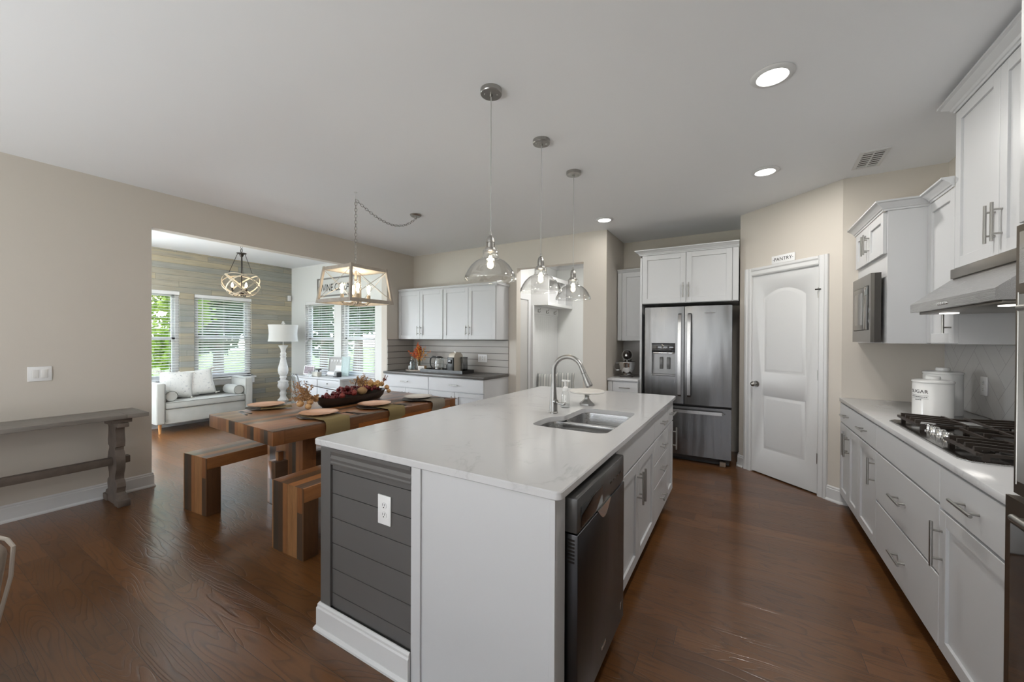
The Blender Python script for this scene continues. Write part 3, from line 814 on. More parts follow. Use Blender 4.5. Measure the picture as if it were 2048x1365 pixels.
for gy in (-.315, 0, .315):
    b = MB(); h0, h1 = .042, .054; gx0, gx1 = (-.215 if gy else -.06), .245; hw = .148
    for y in (-hw, hw): b.box(gx0, gx1, gy+y-.007, gy+y+.007, .028, .04)
    for x in (gx0, gx1): b.box(x-.007, x+.007, gy-hw, gy+hw, .028, .04)
    for x in (gx0+.02, gx1-.02):
        for y in (-hw, hw): b.box(x-.009, x+.009, gy+y-.009, gy+y+.009, .009, .04)
    n = 4 if gy else 2
    for i in range(n):
        y = gy-hw+2*hw*(i+.5)/n
        for xa, xb in ((gx0, (gx0+gx1)/2-.045), ((gx0+gx1)/2+.045, gx1)):
            s = 1 if xa == gx0 else -1
            e0, e1 = (xa, xb) if s > 0 else (xb, xa)
            b.prism([(e0-s*.0, .034), (e0, .058), (e0+s*.03, .058), (e1, .052), (e1, .044), (e0+s*.022, .048), (e0+s*.018, .034)], 'y', y-.006, y+.006)
    for x in ((gx0+gx1)/2-.045, (gx0+gx1)/2+.045): b.box(x-.006, x+.006, gy-hw, gy+hw, .042, .052)
    b.build('grate', m_iron, ck, smooth=0)
for i in range(5):
    y = -.155+.075*i+.03
    k = MB().lathe([(0, 0), (.026, 0), (.026, .005), (.021, .008), (.019, .030), (.016, .033), (0, .033)], (-.17+(.0 if i % 2 else .0), y, .009), 20)
    k.box(-.172, -.168, y-.002, y+.016, .042, .0435)
    k.build('knob', m_chrome, ck, smooth=40)

# ---- oven tower at the right edge
tw = thing('oven_tower', 'tall white oven cabinet at the right edge with built-in appliances', 'cabinet', (0, 0, 0))
b = MB(); b.box(.735, XW-.002, 1.0, 1.799, 0, 2.69); b.build('carcass', m_cab, tw, smooth=0)
MB().sweep([(1.03, 1.8), (.735, 1.8), (.735, 1.0)][::-1], [(o, z) for o, z in [(0, 2.665), (-.008, 2.665), (-.012, 2.69), (-.03, 2.71), (-.05, 2.74), (-.058, 2.75), (-.058, 2.765), (0, 2.765)]]).build('crown_moulding', m_cab, tw, smooth=25)
MB().box(.717, .7345, 1.02, 1.795, 1.76, 2.655, .002, 1).build('door', m_cab, tw)
ov = thing('wall_oven', 'stainless wall oven in the tall white cabinet at the right edge', 'oven', (0, 0, 0))
MB().box(.713, .7345, 1.03, 1.795, .945, 1.752).build('frame', flat('oven_steel', (.20, .165, .13), .35, 1), ov, smooth=0)
o = MB().box(.7095, .713, 1.06, 1.772, .985, 1.545, .001).build('door', m_blackg, ov)
b = MB().tube([(.7095, 1.774, .975), (.7095, 1.774, 1.55)], .002, 8); b.build('edge_trim', m_nickel, ov)
b = MB().cyl((.690, 1.10, 1.50), (.690, 1.715, 1.50), .010).cyl((.7095, 1.13, 1.50), (.690, 1.13, 1.50), .008).cyl((.7095, 1.69, 1.50), (.690, 1.69, 1.50), .008)
b.build('handle', m_nickel, o)
MB().box(.7095, .713, 1.06, 1.772, 1.575, 1.73, .001).build('control_panel', m_steelh, ov)
wd = thing('warming_drawer', 'lower bronze-toned oven door below the counter at the right edge', 'oven', (0, 0, 0))
MB().box(.699, .7345, 1.03, 1.800, .12, .935).build('frame', bpy.data.materials['oven_steel'], wd, smooth=0)
o = MB().box(.695, .699, 1.06, 1.765, .20, .86, .001).build('door', m_blackg, wd)
b = MB().cyl((.674, 1.10, .895), (.674, 1.70, .895), .010).cyl((.699, 1.68, .895), (.674, 1.68, .895), .008).cyl((.699, 1.12, .895), (.674, 1.12, .895), .008)
b.build('handle', m_nickel, wd)
# ------------------------------------------------------------------ island
isl = thing('kitchen_island', 'long kitchen island base with charcoal shiplap end and white end panel', 'island', (0, 0, 0))
IX0, IX1, IY0, IY1, IXM = -1.745, -.515, 1.165, 3.63, -1.150
b = MB(); b.box(IX0+.015, IXM-.002, IY0+.003, IY1, 0, .883); b.build('core', m_greyship, isl, smooth=0)
b = MB()
zb = [.130, .195, .311, .432, .553, .669, .782, .815]
for z0, z1 in zip(zb, zb[1:]): b.box(-1.672, IXM-.001, IY0-.006, IY0+.002, z0, z1-.0035)
b.box(IX0, -1.672, IY0-.018, IY0+.002, .13, .883, .002)                     # corner board
b.build('shiplap_panel', m_greyship, isl, smooth=0)
b = MB().prism([(IY0-.006, .806), (IY0-.016, .806), (IY0-.018, .815), (IY0-.016, .822), (IY0-.018, .835), (IY0-.014, .850), (IY0-.017, .862), (IY0-.020, .868), (IY0-.020, .883), (IY0+.002, .883), (IY0+.002, .806)], 'x', -1.672, IXM-.001)
b.build('cornice', m_greyship, isl, smooth=20)
b = MB(); z = .13
while z < .87:
    b.box(IX0, IX0+.014, IY0+.003, IY1, z, min(z+.1165, .883)-.0035); z += .1165
b.build('side_cladding', m_greyship, isl, smooth=0)
MB().box(IXM, IX1-.0, IY0-.008, 1.232, 0, .883).build('end_panel', m_cab, isl, smooth=0)
for xa, xb in ((IXM, IXM+.05), (IX1-.02, IX1)): MB().box(xa, xb, IY0-.016, IY0-.008, 0, .883, .001).build('stile', m_cab, isl, smooth=0)
MB().sweep([(IX0, IY1-.01), (IX0, IY0-.018), (IXM-.0, IY0-.018)][::-1], [(-o*1.0, z) for o, z in bp][::1]).build('baseboard', m_trim, isl, smooth=25)
# countertop with sink cut-out
sink_out = [(-1.045, 2.03), (-1.035, 1.985), (-.99, 1.965), (-.66, 1.965), (-.612, 1.985), (-.598, 2.03), (-.598, 2.59), (-.615, 2.635), (-.66, 2.65), (-.915, 2.65), (-.955, 2.635), (-.968, 2.59), (-.968, 2.33), (-.975, 2.29), (-1.02, 2.25), (-1.043, 2.20)]
def smooth_loop(p, it=2):
    for _ in range(it):
        q = []
        for i in range(len(p)):
            a, c = p[i], p[(i+1) % len(p)]
            q += [(a[0]*.75+c[0]*.25, a[1]*.75+c[1]*.25), (a[0]*.25+c[0]*.75, a[1]*.25+c[1]*.75)]
        p = q
    return p
def rrect(x0, x1, y0, y1, r, n=6):
    p = []
    for cx, cy, a in ((x1-r, y1-r, 0), (x0+r, y1-r, 90), (x0+r, y0+r, 180), (x1-r, y0+r, 270)):
        for i in range(n+1):
            t = math.radians(a+90*i/n); p.append((cx+r*math.cos(t), cy+r*math.sin(t)))
    return p
def slab_hole(b, outer, inner, z0, z1, bev=.004):
    def loop(pts, z): return [b.bm.verts.new((x, y, z)) for x, y in pts]
    def inset(pts, d):   # simple inset by vertex normals
        n = len(pts); out = []
        for i in range(n):
            p0, p1, p2 = Vector(pts[i-1]), Vector(pts[i]), Vector(pts[(i+1) % n])
            t = (p2-p0).normalized(); nn = Vector((-t.y, t.x)); out.append(tuple(p1+nn*d))
        return out
    o1, o0 = loop(inset(outer, bev), z1), loop(inset(outer, bev), z0)
    om1, om0 = loop(outer, z1-bev), loop(outer, z0+bev)
    i1, i0 = loop(inner, z1), loop(inner, z0)
    for a, c in ((o1, om1), (om1, om0), (om0, o0), (i1, i0)): b.bridge(a, c)
    for A, B_ in ((o1, i1), (o0, i0)):
        es = []
        for L in (A, B_):
            for i in range(len(L)): es.append(b.bm.edges.get((L[i], L[(i+1) % len(L)])) or b.bm.edges.new((L[i], L[(i+1) % len(L)])))
        bmesh.ops.triangle_fill(b.bm, use_beauty=True, use_dissolve=False, edges=es)
    return b
b = slab_hole(MB(), rrect(-1.80, -.494, 1.143, 3.65, .022), smooth_loop(sink_out), .884, .914)
tag(b.build('countertop', m_quartz, smooth=40), 'large white quartz island countertop with a sink cut-out', 'countertop')
# undermount double sink
sk = thing('kitchen_sink', 'stainless double bowl undermount sink in the white island', 'sink', (0, 0, .883))
def bowl(b, pts, depth, cx, cy):
    rings = []
    for s, z in ((1.0, 0), (.985, -.02), (.95, -depth*.8), (.90, -depth*.96), (.80, -depth), (.15, -depth-.004)):
        rings.append([b.bm.verts.new((cx+(x-cx)*s, cy+(y-cy)*s, z)) for x, y in pts])
    for a, c in zip(rings, rings[1:]): b.bridge(a, c)
    b.cap(rings[-1])
    out = [b.bm.verts.new((cx+(x-cx)*1.03, cy+(y-cy)*1.03, 0)) for x, y in pts]
    out2 = [b.bm.verts.new((cx+(x-cx)*1.02, cy+(y-cy)*1.02, -depth-.012)) for x, y in pts]
    b.bridge(rings[0], out); b.bridge(out, out2); b.cap(out2)
for pts in (rrect(-1.05, -.595, 1.965, 2.268, .07), rrect(-.97, -.595, 2.292, 2.65, .07)):
    cx = sum(p[0] for p in pts)/len(pts); cy = sum(p[1] for p in pts)/len(pts)
    b = MB(); bowl(b, pts, .19, cx, cy); o = b.build('bowl', m_sinks, sk, smooth=50)
    MB().cyl((cx, cy, -.193), (cx, cy, -.189), .042, n=24).build('drain', m_chrome, o)
MB().box(-.965, -.60, 2.262, 2.298, -.03, -.001, .003).build('divider', m_sinks, sk)
# faucet
fc = thing('kitchen_faucet', 'brushed steel gooseneck pull-down faucet beside the island sink', 'faucet', (-1.077, 2.368, .9145))
m_faucet = flat('faucet_steel', (.36, .355, .345), .34, 1)
MB().lathe([(0, 0), (.030, 0), (.030, .006), (.027, .010), (.0255, .06), (.021, .12), (.0165, .17), (.015, .20), (0, .20)], n=28).build('body', m_faucet, fc)
pts = [(0, 0, .19), (0, 0, .26)]
R_ = .105
for i in range(1, 15):
    a = PI - math.radians(160)*i/14
    pts.append((R_+R_*math.cos(a), -.02*i/14, .27+R_*math.sin(a)))
MB().tube(pts, .0145, 16).build('spout', m_faucet, fc, smooth=60)
e = Vector(pts[-1]); dv = (e-Vector(pts[-2])).normalized()
MB().cyl(e, e+dv*.035, .0155, .017, 20).cyl(e+dv*.037, e+dv*.12, .0165, .0235, 20).cyl(e+dv*.12, e+dv*.128, .021, .019, 20).build('spray_head', m_faucet, fc, smooth=40)
b = MB().cyl((0, 0, .075), (.030, -.020, .078), .019, .015, 16).tube([(.026, -.018, .078), (.06, -.040, .070), (.105, -.07, .075), (.118, -.078, .084)], [.007, .0075, .0095, .007], 10)
b.build('lever', m_faucet, fc, smooth=50)
# soap pump
sp = thing('soap_dispenser', 'clear foaming soap bottle with white pump behind the faucet', 'soap dispenser', (-1.089, 2.60, .9145))
MB().lathe([(0, 0), (.034, 0), (.036, .004), (.034, .03), (.028, .085), (.024, .108), (.018, .118), (0, .118)], n=24, sx=1, sy=.8).build('bottle', m_clear, sp)
MB().lathe([(0, .004), (.030, .004), (.029, .032), (0, .032)], n=24, sx=1, sy=.8).build('soap', flat('soap_liquid', (.55, .56, .56), .2), sp)
MB().lathe([(0, .118), (.021, .118), (.021, .138), (.016, .146), (.009, .150), (.009, .185), (0, .185)], n=20).box(-.028, .036, -.011, .011, .183, .197, .005).build('pump', m_white, sp)
# cake stand
cs = thing('cake_stand', 'white marble topped cake stand on the island beside the soap bottle', 'cake stand', (-1.000, 2.800, .9145))
MB().lathe([(0, .088), (.03, .088), (.125, .091), (.130, .095), (.130, .101), (.127, .105), (0, .105)], n=40).build('plate', flat('marble', (.66, .64, .61), .25, var=.08, vscale=12), cs)
MB().lathe([(0, 0), (.058, 0), (.056, .010), (.036, .026), (.020, .042), (.016, .056), (.020, .060), (.016, .066), (.020, .075), (.024, .088), (0, .088)], n=6).build('pedestal', flat('pewter', (.42, .42, .415), .3, .6), cs, smooth=20)

# island front, facing the right-hand run (root at near corner, local x away from viewer)
di = -IXM+IX1-.003
cabinet('white sink base cabinet in the island with two doors', (IX1-.02, 1.853, 0), R90, .945, di, .10, .882,
        [('false', 0, .945, .705, .868), ('door', 0, .4725, .11, .698, 'Rt', .19), ('door', .4725, .945, .11, .698, 'Lt', .19)], toe=1, group=G1, hollow=.60)
cabinet('white four drawer cabinet in the island beside the sink doors', (IX1-.02, 2.800, 0), R90, .528, di, .10, .882,
        [('drawer', 0, .528, .705, .868, 1, .14), ('drawer', 0, .528, .535, .700, 1, .14), ('drawer', 0, .528, .372, .530, 1, .14), ('drawer', 0, .528, .11, .367, 1, .14)], toe=1, group=G1)
cabinet('white narrow cabinet at the far end of the island', (IX1-.02, 3.330, 0), R90, .299, di, .10, .882,
        [('drawer', 0, .299, .705, .868, 1, .14), ('door', 0, .299, .11, .698, 'Rt', .19)], toe=1, group=G1)
# dishwasher
dw = thing('dishwasher', 'black stainless dishwasher at the near end of the island', 'dishwasher', (IX1, 1.240, 0), R90)
MB().box(.004, .602, .02, .58, .10, .868).build('tub', flat('dishwasher_side', (.06, .058, .055), .4), dw, smooth=0)
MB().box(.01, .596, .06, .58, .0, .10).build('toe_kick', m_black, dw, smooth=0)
door = MB().box(.004, .602, -.042, .018, .105, .738, .004).build('door', m_darksteel, dw)
cp_ = MB()
cp_.box(.004, .602, -.040, .018, .741, .862, .006)
cp_ = cp_.build('control_panel', flat('panel_grey', (.10, .098, .095), .28, .5), dw)
MB().box(.035, .275, -.0425, -.039, .752, .825, .002).build('window', m_blackg, cp_)
b = MB()
for i in range(4): b.box(.38+.05*i, .405+.05*i, -.0415, -.039, .795, .802)
b.build('button', m_blackg, cp_)
b = MB(); rings = []
for i in range(13):
    t_ = i/12; x = .215+.17*t_; d_ = math.sin(PI*t_)
    rings.append(b.ring([(x, -.0435, .742), (x, -.0435, .742-.05*d_), (x, -.020, .742-.03*d_), (x, -.020, .742)]))
for a_, c2 in zip(rings, rings[1:]): b.bridge(a_, c2)
b.build('handle_pocket', m_chrome, dw, smooth=40)
b = MB()
for i in range(7): b.box(.0025, .0045, -.030, -.005, .640+.0125*i, .646+.0125*i)
b.build('vent', m_dark, door)
b = MB()
for i, (dx, w_) in enumerate(((0, .010), (.013, .004), (.020, .007), (.030, .005), (.038, .008), (.049, .006))): b.box(.27+dx, .27+dx+w_, -.0426, -.0418, .165, .180)
b.build('badge', m_chrome, door)
b = MB().box(.545, .552, -.0426, -.0418, .165, .195).box(.555, .558, -.0426, -.0418, .165, .195); b.build('emblem', m_chrome, door)

# ---- outlets and switches
def plate(name, label, cat, loc, rz, w, h, kind, group=None):
    t = thing(name, label, cat, loc, rz, group)
    MB().box(-w/2, w/2, -.006, 0, -h/2, h/2, .002).build('cover_plate', m_white, t)
    n = max(1, round((w-.02)/.046))
    for i in range(n):
        x = (i-(n-1)/2)*.046
        if kind[i % len(kind)] == 's':
            MB().box(x-.0165, x+.0165, -.0085, -.0055, -.033, .033, .001).build('rocker', flat('rocker_white', (.74, .73, .71), .3) if 'rocker_white' not in bpy.data.materials else bpy.data.materials['rocker_white'], t)
        else:
            for z in (-.02, .02):
                o = MB().lathe([(0, -.0005), (.0165, -.0005), (.0165, .002), (0, .002)], n=20).xf(Matrix.Translation((x, -.006, z)) @ Matrix.Rotation(PI/2, 4, 'X') @ Matrix.Diagonal((1, .85, 1, 1))).build('socket', m_white, t)
                b = MB().box(x-.0065, x-.0045, -.0086, -.0078, z-.001, z+.009).box(x+.0045, x+.0065, -.0086, -.0078, z-.001, z+.009).cyl((x, -.0086, z-.007), (x, -.0078, z-.007), .0026, n=10)
                b.build('slot', m_dark, o)
    return t
plate('wall_outlet', 'white double outlet on the charcoal shiplap end of the island', 'outlet', (-1.312, IY0-.0065, .669), 0, .078, .125, 'o')
plate('light_switch', 'white double light switch on the left wall above the console table', 'light switch', (XL+.0005, .752, 1.110), R90, .125, .115, 'ss')
plate('light_switch', 'white triple switch and outlet plate on the coffee bar boards', 'light switch', (-3.345, YB-.0125, 1.110), 0, .165, .118, 'sos')
plate('wall_outlet', 'white outlet on the herringbone tile above the cooktop', 'outlet', (XW-.0105, 3.72, 1.112), -R90, .078, .122, 'o')
plate('wall_outlet', 'white outlet on the tile behind the stand mixer', 'outlet', (-1.165, 5.6185, 1.10), 0, .075, .118, 'o')
# ------------------------------------------------------------------ dining table and benches
TR = math.radians(-3)
tb = thing('dining_table', 'chunky reclaimed wood dining table set with plates and a centrepiece', 'table', (-3.247, 2.41, 0), TR)
TW, TL = .54, .925
MB().box(-TW, TW, -TL, TL, .7555, .760, .002).build('tabletop', m_recl_y, tb)
for ya, yb2 in ((-TL, -TL+.08), (TL-.08, TL)): MB().box(-TW, TW, ya, yb2, .658, .7553, .003).build('end_board', m_recl_x, tb)
m_edge = planks('reclaimed_wood_edge', 'y', 'z', .05, .9, [(.32, .105, .022), (.26, .088, .02), (.21, .075, .022), (.16, .065, .024)], rough=.34, gap=.001, grain=.5, gs=(5, 50), bump=.3)
for xa, xb in ((-TW+.0005, -TW+.08), (TW-.08, TW-.0005)): MB().box(xa, xb, -TL+.081, TL-.081, .658, .7553, .003).build('side_board', m_edge, tb)
for s in (-1, 1):
    b = MB(); y = s*.57
    b.box(-.20, .36, y-.055, y+.055, 0, .6575, .004); b.build('leg', m_recl_x, tb)
b = MB().box(.02, .14, -.72, .72, .28, .42, .004); b.build('stretcher', m_recl_y, tb)
for s in (-1, 1): MB().box(.055, .105, s*.66-.02, s*.66+.02, .235, .49, .003).build('wedge_peg', m_recl_x, tb)
def bench(label, loc, rz):
    t = thing('dining_bench', label, 'bench', loc, rz, 'reclaimed wood benches')
    w, L = .17, .76
    MB().box(-w, w, -L, L, .366, .457, .003).build('seat', m_recl_y, t)
    for s in (-1, 1):
        a, c = sorted((s*L, s*(L-.10)))
        MB().box(-w, w, a, c, 0, .3655, .003).build('leg', m_recl_x, t)
    for s in (-1, 1):
        y = s*(L+.0005); MB().box(-w, w, min(y, y+s*.002), max(y, y+s*.002), .001, .456).build('end_panel', m_recl_x, t, smooth=0)
    return t
bench('reclaimed wood bench on the sunroom side of the table, catching window light', (-3.822, 2.15, 0), math.radians(4.5))
bench('reclaimed wood bench between the table and the island', (-2.545, 2.19, 0), math.radians(1.5))

# ---- console table on the left wall
cn = thing('console_table', 'weathered narrow console table along the left wall', 'console table', (-4.575, .35, 0))
MB().box(-.195, .195, -.94, .945, .728, .762, .004).build('tabletop', m_worntop, cn)
prof = [(.055, 0), (.165, 0), (.172, .02), (.160, .055), (.135, .070), (.125, .10), (.110, .115), (.13, .14), (.135, .175), (.11, .205), (.085, .215), (.088, .25), (.115, .30), (.125, .345), (.13, .40), (.115, .44), (.095, .475), (.092, .50), (.11, .53), (.10, .545), (.12, .58), (.13, .615), (.12, .645), (.10, .655), (.10, .68)]
for y in (-.79, .79):
    b = MB()
    poly = [(x-.0, z) for x, z in prof]
    pl = [(u, z) for u, z in [(.18, 0), (.185, .045), (.15, .06), (.14, .075)]]
    half = [(.185, 0), (.188, .05), (.165, .062), (.155, .085), (.105, .105), (.118, .15), (.112, .185), (.075, .21), (.08, .25), (.105, .30), (.112, .36), (.098, .42), (.072, .455), (.070, .475), (.098, .485), (.105, .53), (.095, .575), (.088, .63), (.10, .655)]
    b.prism(half+[(-x, z) for x, z in half[::-1]], 'y', y-.028, y+.028)
    b.box(-.17, .17, y-.035, y+.035, .655, .690, .004).box(-.15, .15, y-.06, y+.06, .690, .7275, .004)
    b.box(-.19, -.10, y-.04, y+.04, 0, .055, .006).box(.10, .19, y-.04, y+.04, 0, .055, .006)
    b.build('trestle_leg', m_worn, cn, smooth=25)
MB().box(-.03, .03, -.87, .87, .325, .385, .005).build('stretcher', m_worn, cn)

# ------------------------------------------------------------------ place settings
def tb_pt(x, y): # table-local to world
    c, s = math.cos(TR), math.sin(TR); return (-3.247+x*c-y*s, 2.41+x*s+y*c)
m_peach = flat('peach_glaze', (.80, .47, .31), .12, var=.10, vscale=5)
m_cream = flat('cream_glaze', (.72, .68, .62), .15)
m_charger = flat('dark_charger', (.055, .040, .034), .3, var=.2, vscale=20)
m_napkin = flat('olive_linen', (.235, .175, .075), .9, bump=.3, bscale=300)
m_napkin2 = flat('taupe_linen', (.235, .205, .165), .9, bump=.3, bscale=300)
m_gun = flat('gunmetal', (.05, .047, .045), .3, .9)
def plates(c, lab, mat):
    x, y = c
    ch = MB().lathe([(0, 0), (.105, 0), (.15, .006), (.163, .011), (.160, .0135), (.145, .010), (.10, .004), (0, .004)], n=48).build('charger_plate', m_charger, None, smooth=40, loc=(x, y, .7608))
    tag(ch, 'dark charger beneath ' + lab.split(',')[0], 'plate', 'dark chargers on the table')
    p = MB().lathe([(0, 0), (.075, 0), (.085, .004), (.125, .014), (.146, .020), (.148, .0225), (.142, .0225), (.12, .0165), (.085, .009), (0, .008)], n=48).build('dinner_plate', mat, None, smooth=40, loc=(x, y, .7775))
    tag(p, lab, 'plate', 'dinner plates on the table')
P = [(-3.748, 1.925), (-2.985, 1.945), (-2.958, 2.485), (-2.930, 3.02)]
plates(P[0], 'peach plate at the sunroom side corner of the table, with no napkin hanging', m_peach)
plates(P[1], 'peach plate nearest the island corner, over a long olive napkin', m_peach)
plates(P[2], 'peach plate in the middle of the island side of the table', m_peach)
plates(P[3], 'cream plate at the far end of the table over a taupe napkin', m_cream)
def napkin(lab, x0, y, w, xe, drop, mat, z0):
    """cloth strip lying from x0 to the table edge xe and hanging down"""
    b = MB(); rows = []
    path = [(x0+(xe-x0)*i/8, z0) for i in range(9)]
    path += [(xe+.006*(1-math.cos(a))*1.2+.004, z0-.010*math.sin(a)) for a in (.5, 1.1)]
    path += [(xe+.012+.006*math.sin(i*.8), z0-.012-drop*i/8) for i in range(9)]
    for th in (0, .0025):
        rows.append([[b.bm.verts.new((px+(th if k > 8 else 0), y-w/2+w*j/10+.004*math.sin(k*.6+j), pz+(th if k <= 8 else 0)+(0.0015*math.sin(j*1.3) if k <= 8 else 0))) for j in range(11)] for k, (px, pz) in enumerate(path)])
    A, B_ = rows
    for g, flip in ((A, 1), (B_, 0)):
        for r0, r1 in zip(g, g[1:]): b.bridge(r0, r1, False)
    for k in range(len(path)-1):
        for j in (0, 10): b.cap((A[k][j], A[k+1][j], B_[k+1][j], B_[k][j]))
    b.bridge(A[0], B_[0], False); b.bridge(A[-1], B_[-1], False)
    o = b.build('cloth_napkin', mat, None, smooth=70)
    tag(o, lab, 'napkin', 'cloth napkins on the table')
for i, (lab, yy, w, drop, mt, e) in enumerate((('olive napkin hanging furthest down, nearest the island corner', 1.935, .215, .175, m_napkin, 0), ('olive napkin hanging from the middle of the island side', 2.515, .19, .125, m_napkin, 1), ('taupe napkin hanging at the far end of the island side', 3.045, .19, .115, m_napkin2, 2))):
    xe = -2.708-.006+.0524*(yy-2.41)*1.0
    napkin(lab, P[i+1][0]-.08, yy, w, xe+.001, drop, mt, .7748)
b = MB(); b.box(-.12, .12, -.075, .075, 0, .0022, .001).xf(Matrix.Rotation(math.radians(62), 4, 'Z'))
o = b.build('cloth_napkin', m_napkin, None, loc=(P[0][0]+.115, P[0][1]+.03, .7750)); tag(o, 'olive napkin folded flat under the plate at the sunroom side', 'napkin', 'cloth napkins on the table')
def fork():
    b = MB()
    b.box(-.006, .006, -.10, .03, 0, .003, .001).box(-.010, .010, .03, .055, .0, .003, .001)
    for k in range(4): b.box(-.0095+.0052*k, -.0065+.0052*k, .055, .095, .0005, .0028)
    return b
def knife():
    b = MB(); b.box(-.007, .007, -.11, -.01, 0, .004, .001)
    b.prism([(-.007, -.01), (.008, -.01), (.009, .08), (.002, .11), (-.007, .10)], 'z', .0008, .0028); return b
CUT = [((-3.660, 1.715), 88, 'beside the sunroom side plate'), ((-2.87, 2.165), -86, 'beside the plate nearest the island corner'), ((-2.85, 2.675), -86, 'beside the middle plate'), ((-2.83, 3.215), -86, 'beside the cream plate')]
for (x, y), a, w in CUT:
    sg = -1 if a > 0 else 1
    o = fork().build('fork', m_gun, None, loc=(x, y, .7606)); o.rotation_euler = (0, 0, math.radians(a)); tag(o, 'dark fork '+w, 'fork', 'dark forks on the table')
    o = knife().build('table_knife', m_gun, None, loc=(x+.02, y+.035*sg, .7606)); o.rotation_euler = (0, 0, math.radians(a+sg*7)); tag(o, 'dark knife '+w, 'knife', 'dark knives on the table')

# ------------------------------------------------------------------ centrepiece
rnd = random.Random(4)
db = thing('dough_bowl', 'long dark wooden dough bowl holding the centrepiece', 'bowl', (-3.36, 2.56, .7606), math.radians(7))
b = MB(); rings = []
for sc_, z in ((.55, 0), (.62, .002), (.85, .035), (1.0, .075), (1.0, .080), (.94, .078), (.80, .040), (.55, .014)):
    n = 36
    rings.append(b.ring([(.135*(sc_ if z < .0751 else sc_)*math.copysign(abs(math.cos(2*PI*k/n))**.85, math.cos(2*PI*k/n)), .42*(sc_*.35+.65)*math.copysign(abs(math.sin(2*PI*k/n))**1.0, math.sin(2*PI*k/n)), z+.018*(math.sin(2*PI*k/n)**4 if z > .07 else 0)) for k in range(n)]))
for a_, c2 in zip(rings, rings[1:]): b.bridge(a_, c2)
b.cap(rings[0][::-1]); b.cap(rings[-1])
b.build('basin', flat('dark_bowl_wood', (.028, .017, .012), .4, var=.4, vscale=15, bump=.3, bscale=30), db, smooth=50)
m_grape = flat('burgundy_grape', (.15, .016, .018), .28, var=.45, vscale=30)
m_fig = flat('red_fig', (.24, .032, .024), .4, var=.3, vscale=30)
m_tanball = flat('tan_gourd', (.58, .34, .15), .55, var=.2, vscale=30, bump=.3, bscale=120)
m_artic = flat('tan_pod', (.36, .22, .10), .7, var=.35, vscale=60, bump=.6, bscale=90)
m_dry = flat('dried_tan_leaf', (.40, .22, .095), .75, var=.3, vscale=20)
m_twig = flat('dark_twig', (.045, .03, .026), .7)
def grapes(lab, c, ax, n, dims):
    t = thing('grape_cluster', lab, 'grapes', c, ax, 'burgundy grape clusters in the dough bowl')
    b = MB()
    for i in range(n):
        u = rnd.uniform(-1, 1); th = rnd.uniform(-.3, PI+.3); r = rnd.uniform(.6, 1)*(1-.45*abs(u))
        b.ball((math.cos(th)*dims[0]*r, u*dims[1], max(0, math.sin(th))*dims[2]*r), rnd.uniform(.0125, .0165), 1, 1, 1.1, 8, 6)
    o = b.build('berries', m_grape, t, smooth=60); o['kind'] = 'stuff'
    MB().tube([(0, dims[1]*.8, .02), (.005, dims[1]*1.0, .035), (0, dims[1]*1.15, .06)], .003, 6).build('stem', m_twig, t)
grapes('burgundy grape cluster at the near end of the dough bowl', (-3.335, 2.305, .845), .1, 48, (.085, .10, .045))
grapes('burgundy grape cluster heaped highest, left of centre in the dough bowl', (-3.355, 2.46, .865), .2, 60, (.085, .095, .065))
grapes('burgundy grape cluster in the middle of the dough bowl', (-3.39, 2.60, .865), -.2, 44, (.07, .07, .050))
grapes('burgundy grape cluster beside the far tan gourds', (-3.40, 2.79, .862), .1, 50, (.075, .10, .045))
for j, (x, y, z, r, lab) in enumerate(((-3.275, 2.50, .868, .030, 'red fig at the front of the highest grapes'), (-3.262, 2.36, .858, .027, 'red fig near the front rim of the dough bowl'))):
    tag(MB().ball((0, 0, 0), r, 1, 1, .95).build('fig', m_fig, None, smooth=60, loc=(x, y, z)), lab, 'fig', 'red figs in the dough bowl')
tag(MB().ball((0, 0, 0), .042, 1, 1.25, .95, 20, 12).build('dried_pod', m_artic, None, smooth=60, loc=(-3.30, 2.615, .872)), 'large tan scaly pod in the middle of the dough bowl', 'dried pod')
balls = [(-3.245, 2.015, .806, .026, 'tan gourd lowest in the near dried spray'), (-3.30, 1.975, .832, .030, 'tan gourd furthest left in the near dried spray'), (-3.285, 2.055, .838, .028, 'tan gourd in the middle of the near dried spray'), (-3.33, 2.14, .850, .029, 'tan gourd of the near spray touching the grapes'),
         (-3.47, 2.86, .925, .028, 'tan gourd behind the far burgundy grapes'), (-3.44, 2.93, .918, .027, 'tan gourd standing highest in the far group'), (-3.42, 2.965, .900, .028, 'tan gourd in the middle of the far group'), (-3.40, 3.02, .860, .027, 'tan gourd over the far rim of the bowl'), (-3.365, 3.015, .822, .023, 'small tan gourd lowest beyond the far rim of the bowl')]
for x, y, z, r, lab in balls:
    b = MB().ball((0, 0, 0), r, 1, 1, .96, 16, 10).cyl((0, 0, r*.9), (.002, 0, r*1.12), .0035, .002, 6)
    tag(b.build('mini_gourd', m_tanball, None, smooth=60, loc=(x, y, z)), lab, 'gourd', 'tan gourds in the centrepiece')
